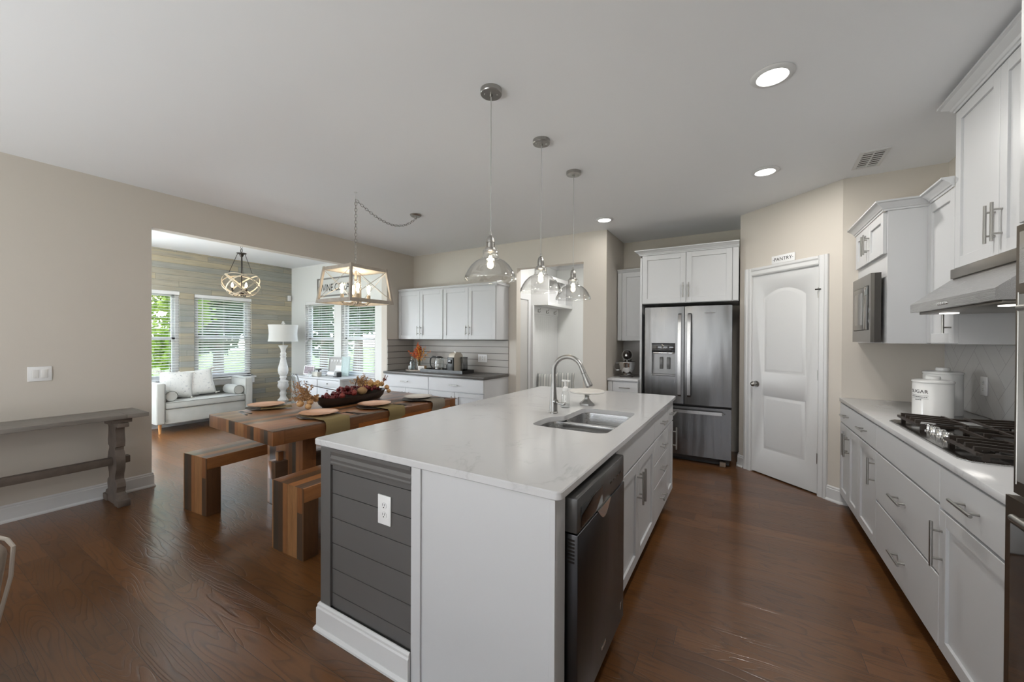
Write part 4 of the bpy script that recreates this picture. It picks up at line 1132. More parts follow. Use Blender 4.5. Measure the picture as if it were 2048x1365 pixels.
def spray(lab, c, n, spread, h, dirs, mat, name='dried_spray', leaf=.022):
    t = thing(name, lab, 'dried flowers', c, 0, None)
    bs, bl = MB(), MB()
    for i in range(n):
        d = Vector((rnd.gauss(0, spread[0])+dirs[0], rnd.gauss(0, spread[1])+dirs[1], abs(rnd.gauss(h, h*.4))))
        p0 = Vector((0, 0, 0)); p1 = d*.5+Vector((0, 0, .01)); p2 = d
        bs.tube([p0, p1, p2], .0011, 4)
        for k in range(9):
            q = p1.lerp(p2, rnd.random()*1.15-.15) if k else p2
            v = Vector((rnd.gauss(0, 1), rnd.gauss(0, 1), rnd.gauss(.3, 1))).normalized()*leaf*rnd.uniform(.5, 1.1)
            w = v.orthogonal().normalized()*leaf*.24
            m_ = q+v*.5+v.cross(w).normalized()*leaf*.12
            vs = [bl.bm.verts.new(z_) for z_ in (q, m_+w, q+v, m_-w)]
            bl.cap(vs)
    bs.build('stems', m_dry, t, smooth=0); o = bl.build('leaves', mat, t, smooth=0); o['kind'] = 'stuff'
    return t
spray('tan dried spray spilling from the near end of the dough bowl', (-3.36, 2.16, .835), 60, (.05, .06), .035, (.04, -.15), m_dry)
spray('tan dried spray standing up behind the near tan gourds', (-3.44, 2.12, .84), 46, (.05, .05), .085, (-.03, -.03), m_dry)
spray('tan dried spray standing behind the far burgundy grapes', (-3.50, 2.76, .86), 40, (.035, .05), .085, (-.02, .03), m_dry)
spray('tan dried grass lying over the far end of the dough bowl', (-3.42, 2.83, .88), 26, (.04, .05), .02, (.02, .02), flat('straw_grass', (.55, .33, .11), .7), 'dried_spray', .035)
spray('dark red berry sprig above the far tan gourds', (-3.43, 2.99, .90), 12, (.02, .02), .065, (0, .02), m_grape, 'berry_sprig', .014)
for lab, pts in (('bare dark twig pointing towards the sunroom', [(-3.40, 2.44, .88), (-3.52, 2.34, .915), (-3.62, 2.26, .945), (-3.66, 2.235, .965)]), ('bare dark twig rising in the middle of the bowl', [(-3.42, 2.62, .89), (-3.48, 2.68, .935), (-3.52, 2.73, .985)])):
    tag(MB().tube(pts, [.005, .004, .0035, .003][:len(pts)], 6).build('twig', m_twig, None), lab, 'twig')

# ------------------------------------------------------------------ coffee bar items
zc = .9003
ky = 4.55
tr_ = thing('serving_tray', 'dark low tray under the kettle and coffee machine', 'tray', (-3.800, 4.515, zc))
MB().box(-.40, .40, -.14, .14, 0, .006).box(-.40, .40, -.14, -.132, .006, .045).box(-.40, .40, .132, .14, .006, .045).box(-.40, -.392, -.132, .132, .006, .045).box(.392, .40, -.132, .132, .006, .045).build('tray_body', flat('black_wood_tray', (.022, .021, .021), .35), tr_, smooth=0)
kt = thing('electric_kettle', 'glass electric kettle with black handle on the coffee bar tray', 'kettle', (-3.96, 4.53, zc+.0065))
MB().lathe([(0, 0), (.082, 0), (.082, .018), (.075, .028), (0, .028)], n=28).build('base', m_black, kt)
MB().lathe([(.074, .03), (.078, .032), (.080, .07), (.077, .12), (.068, .175), (.062, .20), (.060, .20), (.066, .175), (.0745, .12), (.0775, .07), (.076, .034)], n=32, closed=False).build('jug', m_clear, kt)
MB().lathe([(0, .20), (.063, .20), (.063, .208), (.04, .222), (.02, .228), (0, .228)], n=28).build('lid', m_black, kt)
MB().lathe([(.0775, .028), (.081, .028), (.081, .05), (.0775, .05)], n=28, closed=True).build('band', m_chrome, kt)
MB().tube([(-.055, -.02, .215), (-.10, -.03, .222), (-.135, -.04, .195), (-.142, -.042, .14), (-.132, -.04, .08), (-.105, -.03, .045), (-.082, -.022, .038)], [.012, .012, .012, .011, .010, .010, .009], 10).build('handle', m_black, kt)
MB().prism([(.055, .165), (.095, .192), (.060, .198)], 'y', -.015, .015).build('spout', m_clear, kt)
fp = thing('french_press', 'small glass french press between kettle and coffee machine', 'coffee press', (-3.775, 4.55, zc+.0065))
MB().lathe([(.034, .004), (.034, .135), (.032, .135), (.032, .004)], n=20, closed=True).build('glass', m_clear, fp)
b = MB().lathe([(0, 0), (.038, 0), (.038, .008), (0, .008)], n=20).lathe([(.0345, .095), (.037, .095), (.037, .105), (.0345, .105)], n=20, closed=True).lathe([(0, .136), (.038, .136), (.036, .146), (0, .15)], n=20).tube([(-.037, 0, .1), (-.06, 0, .095), (-.06, 0, .03), (-.037, 0, .02)], .005, 8)
b.build('frame', m_black, fp)
cm = thing('coffee_machine', 'cream and black pod coffee machine with a rear water tank', 'coffee machine', (-3.625, 4.515, zc+.0065))
pr = [(-.105, 0), (.10, 0), (.10, .20), (.09, .255), (.06, .285), (.0, .296), (-.06, .29), (-.095, .262), (-.105, .225)]
MB().prism(pr, 'y', -.01, .09).xf(Matrix.Rotation(R90, 4, 'Z') @ Matrix.Translation((0, -.04, 0))).build('shell', flat('cream_shell', (.62, .56, .47), .2), cm, smooth=40)
b = MB().box(-.056, .054, -.13, -.107, .004, .225, .006); b.build('front_panel', m_black, cm)
MB().box(-.03, .03, -.145, -.128, .135, .19, .006).build('pod_spout', m_blackg, cm)
MB().cyl((0, 0, .297), (0, 0, .304), .03, n=24).build('lever', m_chrome, cm)
b = MB().lathe([(.052, .0), (.052, .215), (.049, .215), (.049, .0)], (.125, .035, 0), 28, closed=True); b.build('water_tank', thin_glass('smoked_tank', (.72, .72, .72)), cm)
MB().lathe([(0, .216), (.053, .216), (.053, .226), (0, .226)], (.125, .035, 0), 28).build('tank_lid', m_black, cm)
# flowers and tray of small things
rt_ = tag(MB().lathe([(0, 0), (.205, 0), (.215, .004), (.215, .013), (0, .013)], n=40, sy=.62).build('round_board', flat('limed_board', (.42, .36, .31), .5, var=.2, vscale=12), None, loc=(-4.38, 4.50, zc)), 'pale round wooden board under the flower vase', 'board')
bt = thing('milk_bottle', 'patterned clear glass bottle left of the vase of orange leaves', 'bottle', (-4.462, 4.47, zc+.0135))
MB().lathe([(0, .0), (.040, 0), (.042, .006), (.042, .115), (.034, .14), (.020, .155), (.017, .19), (.021, .195), (.021, .205), (.017, .205), (.014, .19), (.015, .157), (.030, .138), (.038, .112), (.038, .008), (0, .006)], n=28).build('glass', thin_glass('cloudy_glass', (.78, .82, .82), 1.5, .06), bt)
vs_ = thing('flower_vase', 'clear glass vase with orange autumn leaves on the coffee bar', 'vase', (-4.355, 4.51, zc+.0135))
MB().lathe([(0, 0), (.046, 0), (.048, .006), (.050, .16), (.052, .165), (.049, .165), (.046, .008), (0, .008)], n=28).build('glass', m_clear, vs_)
rnd2 = random.Random(11)
bs, bl, by_ = MB(), MB(), MB()
for i in range(54):
    a = rnd2.uniform(0, 2*PI); sp_ = abs(rnd2.gauss(.03, .08)); hh = rnd2.uniform(.24, .415)-sp_*.35
    tip = Vector((math.cos(a)*sp_-.02, math.sin(a)*sp_*.6, hh))
    bs.tube([(rnd2.uniform(-.02, .02), rnd2.uniform(-.02, .02), .012), (tip.x*.35, tip.y*.35, hh*.55), tip], .0013, 4)
    for k in range(11):
        q = Vector((tip.x*.5, tip.y*.5, hh*.68)).lerp(tip, k/10)
        v = Vector((rnd2.gauss(0, 1), rnd2.gauss(0, .7), abs(rnd2.gauss(.8, .6)))).normalized()*rnd2.uniform(.02, .036); w = v.orthogonal().normalized()*.007
        tgt = by_ if (tip.x > .02 and rnd2.random() < .6) else bl
        tgt.cap([tgt.bm.verts.new(z_) for z_ in (q, q+v*.5+w, q+v, q+v*.5-w)])
for sx, ht in ((-1, .20), (-1, .16), (1, .22), (1, .26), (1, .18)):
    tip = Vector((sx*rnd2.uniform(.11, .16), rnd2.uniform(-.05, .02), ht)); bs.tube([(0, 0, .05), (sx*.06, 0, ht+.05), tip], .0013, 4)
    for k in range(6):
        v = Vector((sx*.6+rnd2.gauss(0, .4), rnd2.gauss(0, .4), rnd2.gauss(-.2, .4))).normalized()*.03; w = v.orthogonal().normalized()*.004
        q = tip+Vector((rnd2.gauss(0, .012), 0, rnd2.gauss(0, .012)))
        by_.cap([by_.bm.verts.new(z_) for z_ in (q, q+v*.5+w, q+v, q+v*.5-w)])
bs.build('stems', flat('flower_stem', (.16, .12, .04), .7), vs_, smooth=0)
o = bl.build('orange_leaves', flat('orange_leaf', (.62, .10, .018), .6, var=.45, vscale=40), vs_, smooth=0); o['kind'] = 'stuff'
o = by_.build('yellow_leaves', flat('yellow_leaf', (.68, .30, .03), .6, var=.3, vscale=40), vs_, smooth=0); o['kind'] = 'stuff'
ml = MB().lathe([(0, 0), (.028, 0), (.034, .008), (.036, .03), (.032, .05), (.026, .056), (.024, .052), (.028, .03), (0, .01)], n=20)
tag(ml.build('votive_cup', m_white, None, smooth=40, loc=(-4.545, 4.52, zc+.0135)), 'small white cup at the left end of the round board', 'cup')
sg_ = thing('wooden_block_sign', 'small whitewashed wooden block sign right of the flower vase', 'sign', (-4.245, 4.47, zc+.0135), math.radians(12))
MB().box(-.055, .055, -.035, .035, 0, .068, .002).build('block', flat('raw_wood_block', (.45, .29, .17), .6, var=.2, vscale=30), sg_)
MB().box(-.053, .053, -.0365, -.035, .003, .065).build('face', flat('whitewash', (.70, .68, .65), .6), sg_)
b = MB()
for z in (.045, .03, .016): b.box(-.038, .034, -.0370, -.0364, z, z+.004)
b.build('lettering', flat('faded_ink', (.35, .33, .31), .6), sg_)

# ---- stand mixer
mx = thing('stand_mixer', 'dark bronze stand mixer with steel bowl beside the fridge', 'mixer', (-1.300, 5.19, .9145), math.radians(8))
m_mx = flat('dark_metallic_red_brown', (.016, .009, .007), .10, .2, coat=.8)
MB().box(-.085, .085, -.125, .13, 0, .03, .014, 3).build('base', m_mx, mx, smooth=50)
MB().box(-.045, .045, .06, .13, .025, .24, .02, 3).build('column', m_mx, mx, smooth=50)
b = MB().ball((0, 0, 0), .07, 1, 1, 1, 24, 14).xf(Matrix.Translation((0, -.01, .285)) @ Matrix.Diagonal((.92, 2.2, .95, 1)))
b.build('head', m_mx, mx, smooth=60)
MB().lathe([(.0665, -.012), (.0675, -.012), (.0675, .012), (.0665, .012)], n=28, closed=True).xf(Matrix.Translation((0, -.02, .285)) @ Matrix.Rotation(PI/2, 4, 'X') @ Matrix.Diagonal((.97, 1, 1, 1))).build('trim_band', m_nickel, mx)
MB().cyl((0, -.158, .285), (0, -.167, .285), .013, n=20).build('hub_cap', m_nickel, mx)
bw = MB().lathe([(0, .002), (.05, .002), (.05, .014), (.06, .02), (.092, .07), (.104, .13), (.106, .165), (.109, .168), (.106, .171), (.102, .165), (.099, .13), (.085, .07), (.05, .025), (0, .022)], (0, -.055, .030), 32).build('mixing_bowl', m_chrome, mx, smooth=50)
MB().tube([(-.105, -.055, .18), (-.15, -.065, .178), (-.16, -.065, .13), (-.14, -.06, .085), (-.095, -.055, .09)], .006, 8).build('bowl_handle', m_chrome, bw)
MB().cyl((0, -.055, .235), (0, -.055, .12), .008).lathe([(0, .06), (.03, .075), (.035, .1), (.02, .13), (0, .14)], (0, -.055, .03), 12).build('beater', m_nickel, mx)

# ---- canisters on the right counter
def canister(label, loc, h, r, rz, lett):
    t = thing('canister', label, 'canister', loc, rz, 'white enamel canisters')
    MB().lathe([(0, 0), (r, 0), (r+.001, .004), (r, .008), (r, h-.008), (r-.003, h), (0, h)], n=48).build('body', m_ceramic, t, smooth=30)
    MB().lathe([(0, h), (r+.002, h), (r+.004, h+.006), (r+.002, h+.012), (r*.9, h+.017), (r*.35, h+.021), (0, h+.021)], n=48).lathe([(0, h+.021), (.034, h+.021), (.036, h+.03), (.033, h+.040), (0, h+.042)], n=28).build('lid', m_ceramic, t, smooth=30)
    if lett:
        o = text('lettering', 'SUGAR', .030, m_ink, t, (0, 0, 0), (0, 0, 0), .0004, 1.1)
        rows = [(.0, h-.062)]
        def wrap(me, zc_):
            for v in me.vertices:
                a = v.co.x/r; rr = r+.0006+v.co.z
                v.co = Vector((rr*math.sin(a), -rr*math.cos(a), zc_+v.co.y))
        wrap(o.data, h-.058)
        b = MB()
        for z, w, th in ((h-.082, .052, .0012), (h-.101, .052, .0012)):
            b.box(-w, w, z-th/2, z+th/2, -.0004, .0004)
        for k in range(9): b.box(-.045+.0105*k, -.045+.0105*k+.0075, h-.0935, h-.0895, -.0004, .0004)
        for k in range(4): b.box(-.018+.0095*k, -.018+.0095*k+.007, h-.112, h-.108, -.0004, .0004)
        bmesh.ops.subdivide_edges(b.bm, edges=[e for e in b.bm.edges if e.calc_length() > .02], cuts=8, use_grid_fill=True)
        for v in b.bm.verts:
            a = v.co.x/r; rr = r+.0008+v.co.z; v.co = Vector((rr*math.sin(a), -rr*math.cos(a), v.co.y))
        b.build('caption', m_ink, t, smooth=0)
    return t
canister('white enamel canister lettered SUGAR in front of the taller one', (1.055, 3.53, .9145), .222, .094, math.radians(-59), True)
canister('taller white enamel canister behind the sugar one', (1.165, 3.74, .9145), .268, .094, 0, False)
# ------------------------------------------------------------------ kitchen pendants
m_fil = m_bulb
def pendant():
    t = thing('glass_pendant', 'x', 'pendant light', (0, 0, ZC), 0, 'clear glass island pendants')
    MB().lathe([(0, -.0005), (.060, -.0005), (.060, -.022), (.057, -.026), (0, -.026)], n=36).build('canopy', m_nickel, t)
    b = MB()
    for a in (.6, .6+PI): b.cyl((.035*math.cos(a), .035*math.sin(a), -.026), (.035*math.cos(a), .035*math.sin(a), -.030), .0055, n=10)
    b.cyl((0, 0, -.026), (0, 0, -.040), .008)
    b.build('canopy_screw', m_nickel, t)
    MB().cyl((0, 0, -.035), (0, 0, -.80), .0028, n=8).build('cord', flat('clear_cord', (.42, .42, .41), .3) if 'clear_cord' not in bpy.data.materials else bpy.data.materials['clear_cord'], t)
    b = MB().lathe([(0, -.785), (.006, -.785), (.007, -.805), (.016, -.812), (.022, -.83), (.022, -.845), (.0195, -.847), (.0195, -.872), (.030, -.874), (.032, -.878), (.032, -.893), (.028, -.896), (0, -.896)], n=28)
    for k in range(4):
        a = PI/4+k*PI/2; b.cyl((.023*math.cos(a), .023*math.sin(a), -.84), (.023*math.cos(a), .023*math.sin(a), -.874), .0022, n=6)
    b.build('socket', m_nickel, t)
    pf = [(.040, -.886), (.043, -.893), (.042, -.915), (.043, -.925), (.050, -.930), (.050, -.936), (.066, -.941), (.081, -.949), (.108, -.974), (.127, -1.003), (.138, -1.026), (.142, -1.036), (.1435, -1.044), (.1425, -1.052)]
    MB().lathe(pf+[(r-.0022, z+.0004) for r, z in pf[::-1]], n=56, closed=True).build('shade', m_shade_glass, t, smooth=60)
    g = MB().lathe([(.012, -.896), (.014, -.912), (.023, -.935), (.0285, -.958), (.026, -.978), (.014, -.992), (0, -.996)], n=22).build('bulb', m_clear, t, smooth=60)
    MB().tube([(.004, 0, -.918), (.009, 0, -.935), (.009, 0, -.968), (0, 0, -.974), (-.009, 0, -.968), (-.009, 0, -.935), (-.004, 0, -.918)], .0042, 8).build('filament', m_bulb, g)
    return t
p0 = pendant()
for i, (x, y, lab) in enumerate(((-1.207, 1.803, 'clear glass bell pendant nearest the viewer over the island'), (-1.209, 2.434, 'clear glass bell pendant in the middle of the row over the island'), (-1.205, 3.025, 'clear glass bell pendant furthest from the viewer, over the faucet end of the island'))):
    p = p0 if i == 0 else dup(p0)
    p.location = (x, y, ZC); p['label'] = lab
    light('pendant_light', 'POINT', (x, y, ZC-.965), 1.6, (1, .86, .66), shadow_soft_size=.03)

# ---- recessed downlights, vent
for i, (x, y, lab) in enumerate(((.125, 2.435, 'large round recessed downlight nearest the viewer'), (.150, 3.785, 'round recessed downlight near the pantry door'), (-1.373, 4.40, 'small looking recessed downlight by the column and fridge alcove'))):
    t = thing('recessed_downlight', lab, 'ceiling light', (x, y, ZC), 0, 'recessed ceiling downlights')
    MB().lathe([(.098, -.0005), (.100, -.003), (.094, -.010), (.072, -.014), (.068, -.009), (.068, -.0005)], n=40, closed=True).build('trim_ring', m_trim, t, smooth=50)
    MB().lathe([(0, -.004), (.0675, -.004), (.0675, -.008), (0, -.0085)], n=40).build('lens', m_can, t)
    light('downlight', 'AREA', (x, y, ZC-.016), 12 if x > 0 else 2.5, (1, .97, .92), shape='DISK', size=.13)
v = thing('ceiling_vent', 'white slatted air vent in the ceiling near the pantry', 'vent', (.825, 3.925, ZC), math.radians(-2))
MB().box(-.085, .085, -.175, -.150, -.008, -.0005).box(-.085, .085, .150, .175, -.008, -.0005).box(-.085, -.062, -.15, .15, -.008, -.0005).box(.062, .085, -.15, .15, -.008, -.0005).box(-.004, .004, -.15, .15, -.008, -.001).build('frame', m_trim, v)
MB().box(-.062, .062, -.15, .15, -.0018, -.0005).build('duct', flat('vent_duct', (.06, .04, .025), .8), v)
b = MB()
for i in range(7): b.box(-.062, .062, -.125+.0415*i-.010, -.125+.0415*i+.008, -.007, -.004)
b.build('slat', m_trim, v)

# ------------------------------------------------------------------ lantern over the table
m_lw = flat('greywashed_wood', (.36, .315, .265), .55, var=.25, vscale=30)
ln = thing('lantern_chandelier', 'tapered open wooden lantern with crossed wires and lit bulbs over the table', 'chandelier', (-3.15, 2.42, 0))
zb_, zt_ = 1.728, 2.062; hb, ht_ = .234, .193
def frame_bar(b, p, q, w, d):
    p, q = Vector(p), Vector(q); dv = (q-p).normalized()
    s_ = dv.cross(Vector((0, 0, 1)))
    s_ = s_.normalized() if s_.length > .2 else Vector((1, 0, 0))
    u_ = s_.cross(dv).normalized()
    A = b.ring([p+s_*w/2*i+u_*d/2*j for i, j in ((-1, -1), (1, -1), (1, 1), (-1, 1))]); B_ = b.ring([q+s_*w/2*i+u_*d/2*j for i, j in ((-1, -1), (1, -1), (1, 1), (-1, 1))])
    b.bridge(A, B_); b.cap(A[::-1]); b.cap(B_)
cs4 = [(-1, -1), (1, -1), (1, 1), (-1, 1)]
for i in range(4):
    b1, b2 = MB(), MB()
    (x0, y0), (x1, y1) = cs4[i], cs4[(i+1) % 4]
    frame_bar(b1, (x0*hb, y0*hb, zb_+.016), (x1*hb, y1*hb, zb_+.016), .016, .032)
    frame_bar(b2, (x0*ht_, y0*ht_, zt_-.014), (x1*ht_, y1*ht_, zt_-.014), .016, .028)
    b1.build('bottom_rail', m_lw, ln, smooth=0); b2.build('top_rail', m_lw, ln, smooth=0)
for x, y in cs4:
    b = MB(); r0, r1 = .011, .010
    A = b.ring([(x*hb+i*r0, y*hb+j*r0, zb_) for i, j in cs4]); B_ = b.ring([(x*ht_+i*r1, y*ht_+j*r1, zt_+.004) for i, j in cs4])
    b.bridge(A, B_); b.cap(A[::-1]); b.cap(B_)
    b.build('post', m_lw, ln, smooth=0)
m_wire = flat('pale_wire', (.50, .44, .36), .4, .5)
for i in range(4):
    (x0, y0), (x1, y1) = cs4[i], cs4[(i+1) % 4]
    MB().cyl((x0*hb, y0*hb, zb_+.03), (x1*ht_, y1*ht_, zt_-.028), .0022, n=6).cyl((x1*hb, y1*hb, zb_+.03), (x0*ht_, y0*ht_, zt_-.028), .0022, n=6).build('cross_wire', m_wire, ln)
MB().box(-ht_+.006, ht_-.006, -ht_+.006, ht_-.006, zt_-.024, zt_-.014).build('top_plate', flat('lantern_top', (.62, .58, .52), .6), ln, smooth=0)
b = MB().cyl((0, 0, zb_+.02), (0, 0, zt_-.02), .011).cyl((0, 0, zb_-.005), (0, 0, zb_+.02), .02)
for a in range(4):
    th = PI/4+a*PI/2+.3; c_, s_ = math.cos(th), math.sin(th)
    b.tube([(0, 0, zb_+.03), (.05*c_, .05*s_, zb_+.005), (.10*c_, .10*s_, zb_-.008), (.118*c_, .118*s_, zb_+.01), (.118*c_, .118*s_, zb_+.03)], .006, 8)
b.build('stem', m_lw, ln)
for a in range(4):
    th = PI/4+a*PI/2+.3; c_, s_ = .118*math.cos(th), .118*math.sin(th)
    MB().cyl((c_, s_, zb_+.012), (c_, s_, zb_+.085), .016).build('socket', flat('candle_sleeve', (.50, .40, .28), .6) if a == 0 else bpy.data.materials['candle_sleeve'], ln)
    g = MB().lathe([(.013, .085), (.017, .105), (.027, .145), (.030, .165), (.026, .187), (.010, .20), (0, .202)], (c_, s_, zb_), 18).build('bulb', m_clear, ln, smooth=60)
    b = MB()
    for k in range(6):
        an = k*PI/3; b.cyl((c_+.006*math.cos(an), s_+.006*math.sin(an), zb_+.105), (c_+.012*math.cos(an), s_+.012*math.sin(an), zb_+.175), .0034, n=6)
    b.build('filament', m_bulb, g)
light('lantern_light', 'POINT', (-3.15, 2.42, 1.95), 2.6, (1, .84, .62), shadow_soft_size=.05)
# chain: straight drop to the hook, then a swag to the canopy
def link_(b, c, d, roll, L=.036, w=.011, r=.0021):
    d = Vector(d).normalized(); u = d.orthogonal().normalized(); w_ = d.cross(u)
    s_ = u*math.cos(roll)+w_*math.sin(roll)
    pts = []
    for i in range(12):
        a = 2*PI*i/12; pts.append(Vector(c)+d*(L/2)*math.cos(a)+s_*w*math.copysign(abs(math.sin(a))**.7, math.sin(a)))
    b.tube(pts, r, 6, True)
b = MB(); z = zt_+.012; k = 0
while z < ZC-.075: link_(b, (0, 0, z+.018), (0, 0, 1), k % 2*PI/2); z += .029; k += 1
pA, pB = Vector((0, .004, ZC-.075)), Vector((.008, .770, ZC-.048))
N_ = 29; pts = []
for i in range(N_+1):
    f = i/N_; pts.append(pA.lerp(pB, f)+Vector((0, 0, -.135*4*f*(1-f)*(.72+.56*f))))
for i in range(N_): link_(b, (pts[i]+pts[i+1])/2, pts[i+1]-pts[i], i % 2*PI/2)
b.build('chain', flat('pewter_chain', (.30, .29, .28), .35, .9), ln, smooth=50)
MB().tube([(0, .003, zt_), (.004, .0, zt_+.2), (-.003, 0, zt_+.4), (0, 0, ZC-.08)], .0022, 6).build('cord', flat('pale_cord', (.6, .57, .52), .6), ln)
MB().cyl((0, 0, ZC-.0005), (0, 0, ZC-.008), .013, n=16).tube([(0, 0, ZC-.008), (0, 0, ZC-.055), (.008, 0, ZC-.072), (0, 0, ZC-.085), (-.008, 0, ZC-.072)], .0028, 6).build('swag_hook', m_trim, ln)
MB().lathe([(0, -.0005), (.062, -.0005), (.062, -.010), (.05, -.022), (.012, -.026), (.012, -.05), (0, -.05)], (.008, .775, ZC), 32).build('canopy', m_nickel, ln)

# ------------------------------------------------------------------ sunroom
ch = thing('orb_chandelier', 'round chandelier of pale bent wood strips with candle bulbs in the sunroom', 'chandelier', (-6.21, 2.85, 0))
m_strip = flat('whitewashed_strip', (.52, .44, .33), .5, var=.15, vscale=20)
zc_, R1, H1 = 2.128, .262, .172
for k in range(5):
    b = MB(); A = []
    tilt = math.radians(48); az = k*2*PI/5
    rm = Matrix.Translation((0, 0, zc_)) @ Matrix.Rotation(az, 4, 'Z') @ Matrix.Diagonal((1, 1, .86, 1)) @ Matrix.Rotation(tilt, 4, 'X') @ Matrix.Translation((0, .05, 0))
    n = 40; rings = []
    for i in range(n):
        a = 2*PI*i/n; r = R1*.88
        o_ = Vector((math.cos(a), math.sin(a), 0)); p = Vector((r*math.cos(a), r*math.sin(a), 0))
        rings.append(b.ring([rm @ (p+o_*du+Vector((0, 0, dz))) for du, dz in ((0, -.010), (.003, -.010), (.003, .010), (0, .010))]))
    for i in range(n): b.bridge(rings[i], rings[(i+1) % n])
    b.build('hoop', m_strip, ch, smooth=50)
b = MB().cyl((0, 0, 2.06), (0, 0, 2.60), .008).lathe([(0, 2.56), (.01, 2.56), (.022, 2.575), (.03, 2.60), (.062, 2.612), (.062, 2.617), (.02, 2.622), (0, 2.63)], n=24)
b.lathe([(0, 2.0), (.012, 2.005), (.03, 2.03), (.032, 2.05), (.015, 2.06), (0, 2.06)], n=20)
b.build('stem', m_bronze, ch)
b = MB()
for k in range(3):
    a = k*2*PI/3+.5; b.cyl((.052*math.cos(a), .052*math.sin(a), 2.60), (.16*math.cos(a), .16*math.sin(a), 2.315), .0035, n=8)
b.build('stay_rod', m_bronze, ch)
for k in range(3):
    a = k*2*PI/3+.1; c_, s_ = math.cos(a), math.sin(a)
    b = MB().tube([(.02*c_, .02*s_, 2.035), (.05*c_, .05*s_, 2.0), (.085*c_, .085*s_, 1.995), (.108*c_, .108*s_, 2.03), (.108*c_, .108*s_, 2.075)], .005, 8).cyl((.108*c_, .108*s_, 2.07), (.108*c_, .108*s_, 2.12), .013).cyl((.108*c_, .108*s_, 2.07), (.108*c_, .108*s_, 2.078), .024)
    b.build('candle_arm', m_bronze, ch)
    MB().lathe([(.009, 0), (.015, .02), (.013, .04), (.004, .065), (0, .07)], (.108*c_, .108*s_, 2.12), 12).build('bulb', m_bulb, ch, smooth=60)
b = MB(); z = 2.645; k = 0
b.tube([(.026*math.cos(i*PI/8), 0, 2.655+.026*math.sin(i*PI/8)) for i in range(16)], .004, 6, True)
z = 2.688
while z < ZS-.04: link_(b, (0, 0, z+.015), (0, 0, 1), k % 2*PI/2); z += .027; k += 1
b.lathe([(0, -.0005), (.06, -.0005), (.06, -.02), (.02, -.035), (0, -.045)], (0, 0, ZS), 24)
b.build('chain', m_bronze, ch)
light('chandelier_light', 'POINT', (-6.21, 2.85, 2.15), 1.6, (1, .86, .66), shadow_soft_size=.06)

# settee
so = thing('settee', 'pale grey velvet backless settee under the sunroom windows', 'settee', (-7.46, 2.84, 0), R90)   # local x along the window wall, local -y into the room
W_ = .64; D0, D1 = -.26, .25
MB().box(-W_+.11, W_-.11, D0+.015, D1, .13, .345, .012).build('seat_base', m_velvet, so)
MB().box(-W_+.112, W_-.112, D0, D1-.005, .347, .452, .022, 3).build('seat_cushion', m_velvet, so)
b = MB()
for z in (.357, .442): b.tube([(-W_+.118, D0+.001, z), (W_-.118, D0+.001, z)], .004, 6)
b.build('piping', m_velvetd, so)
for s in (-1, 1):
    x0, x1 = sorted((s*W_, s*(W_-.108)))
    b = MB().box(x0, x1, D0-.005, D1, .135, .735, .022, 3)
    o = b.build('arm', m_velvet, so)
    b = MB(); xi = s*(W_-.108)
    b.tube([(xi, D0, .17), (xi, D0, .715), (xi, D1-.02, .715)], .003, 6); b.build('arm_piping', m_velvetd, o)
for x in (-W_+.06, W_-.06):
    for y in (D0+.05, D1-.05): MB().cyl((x, y, 0), (x, y, .14), .015, .022, 16).build('leg', m_oakleg, so)
def bolster(lab, x):
    t = thing('bolster_cushion', lab, 'cushion', so.matrix_basis @ Vector((x, -.02, .4535)), R90, 'grey velvet bolsters on the settee')
    r = .078
    MB().lathe([(0, -.20), (r-.012, -.20), (r, -.185), (r, .185), (r-.012, .20), (0, .20)], n=32).xf(Matrix.Translation((0, 0, r)) @ Matrix.Rotation(PI/2, 4, 'X')).build('cover', m_velvet, t, smooth=40)
    b = MB()
    for y in (-.196, .196): b.tube([((r-.004)*math.cos(i*PI/14), y, r+(r-.004)*math.sin(i*PI/14)) for i in range(28)], .004, 6, True)
    b.build('piping', m_velvetd, t)
so.matrix_basis = Matrix.Translation((-7.46, 2.84, 0)) @ Matrix.Rotation(R90, 4, 'Z')
bolster('grey bolster at the right arm of the settee', W_-.108-.084)
bolster('grey bolster at the left arm of the settee, partly behind a white pillow', -W_+.108+.084)
m_pil = NT('speckled_white_fabric'); v_, x_, y_, z_ = m_pil.coords()
sp_ = m_pil.ramp(m_pil.noise(v_, 34, 3, .7), [(.0, (0, 0, 0)), (.60, (0, 0, 0)), (.68, (1, 1, 1))])
m_pil.bsdf(m_pil.mix(sp_, (.74, .73, .70, 1), (.36, .36, .38, 1)), .9, normal=m_pil.bump(m_pil.noise(v_, 160, 2), .4, .003), sheen=.3); m_pil = m_pil.m
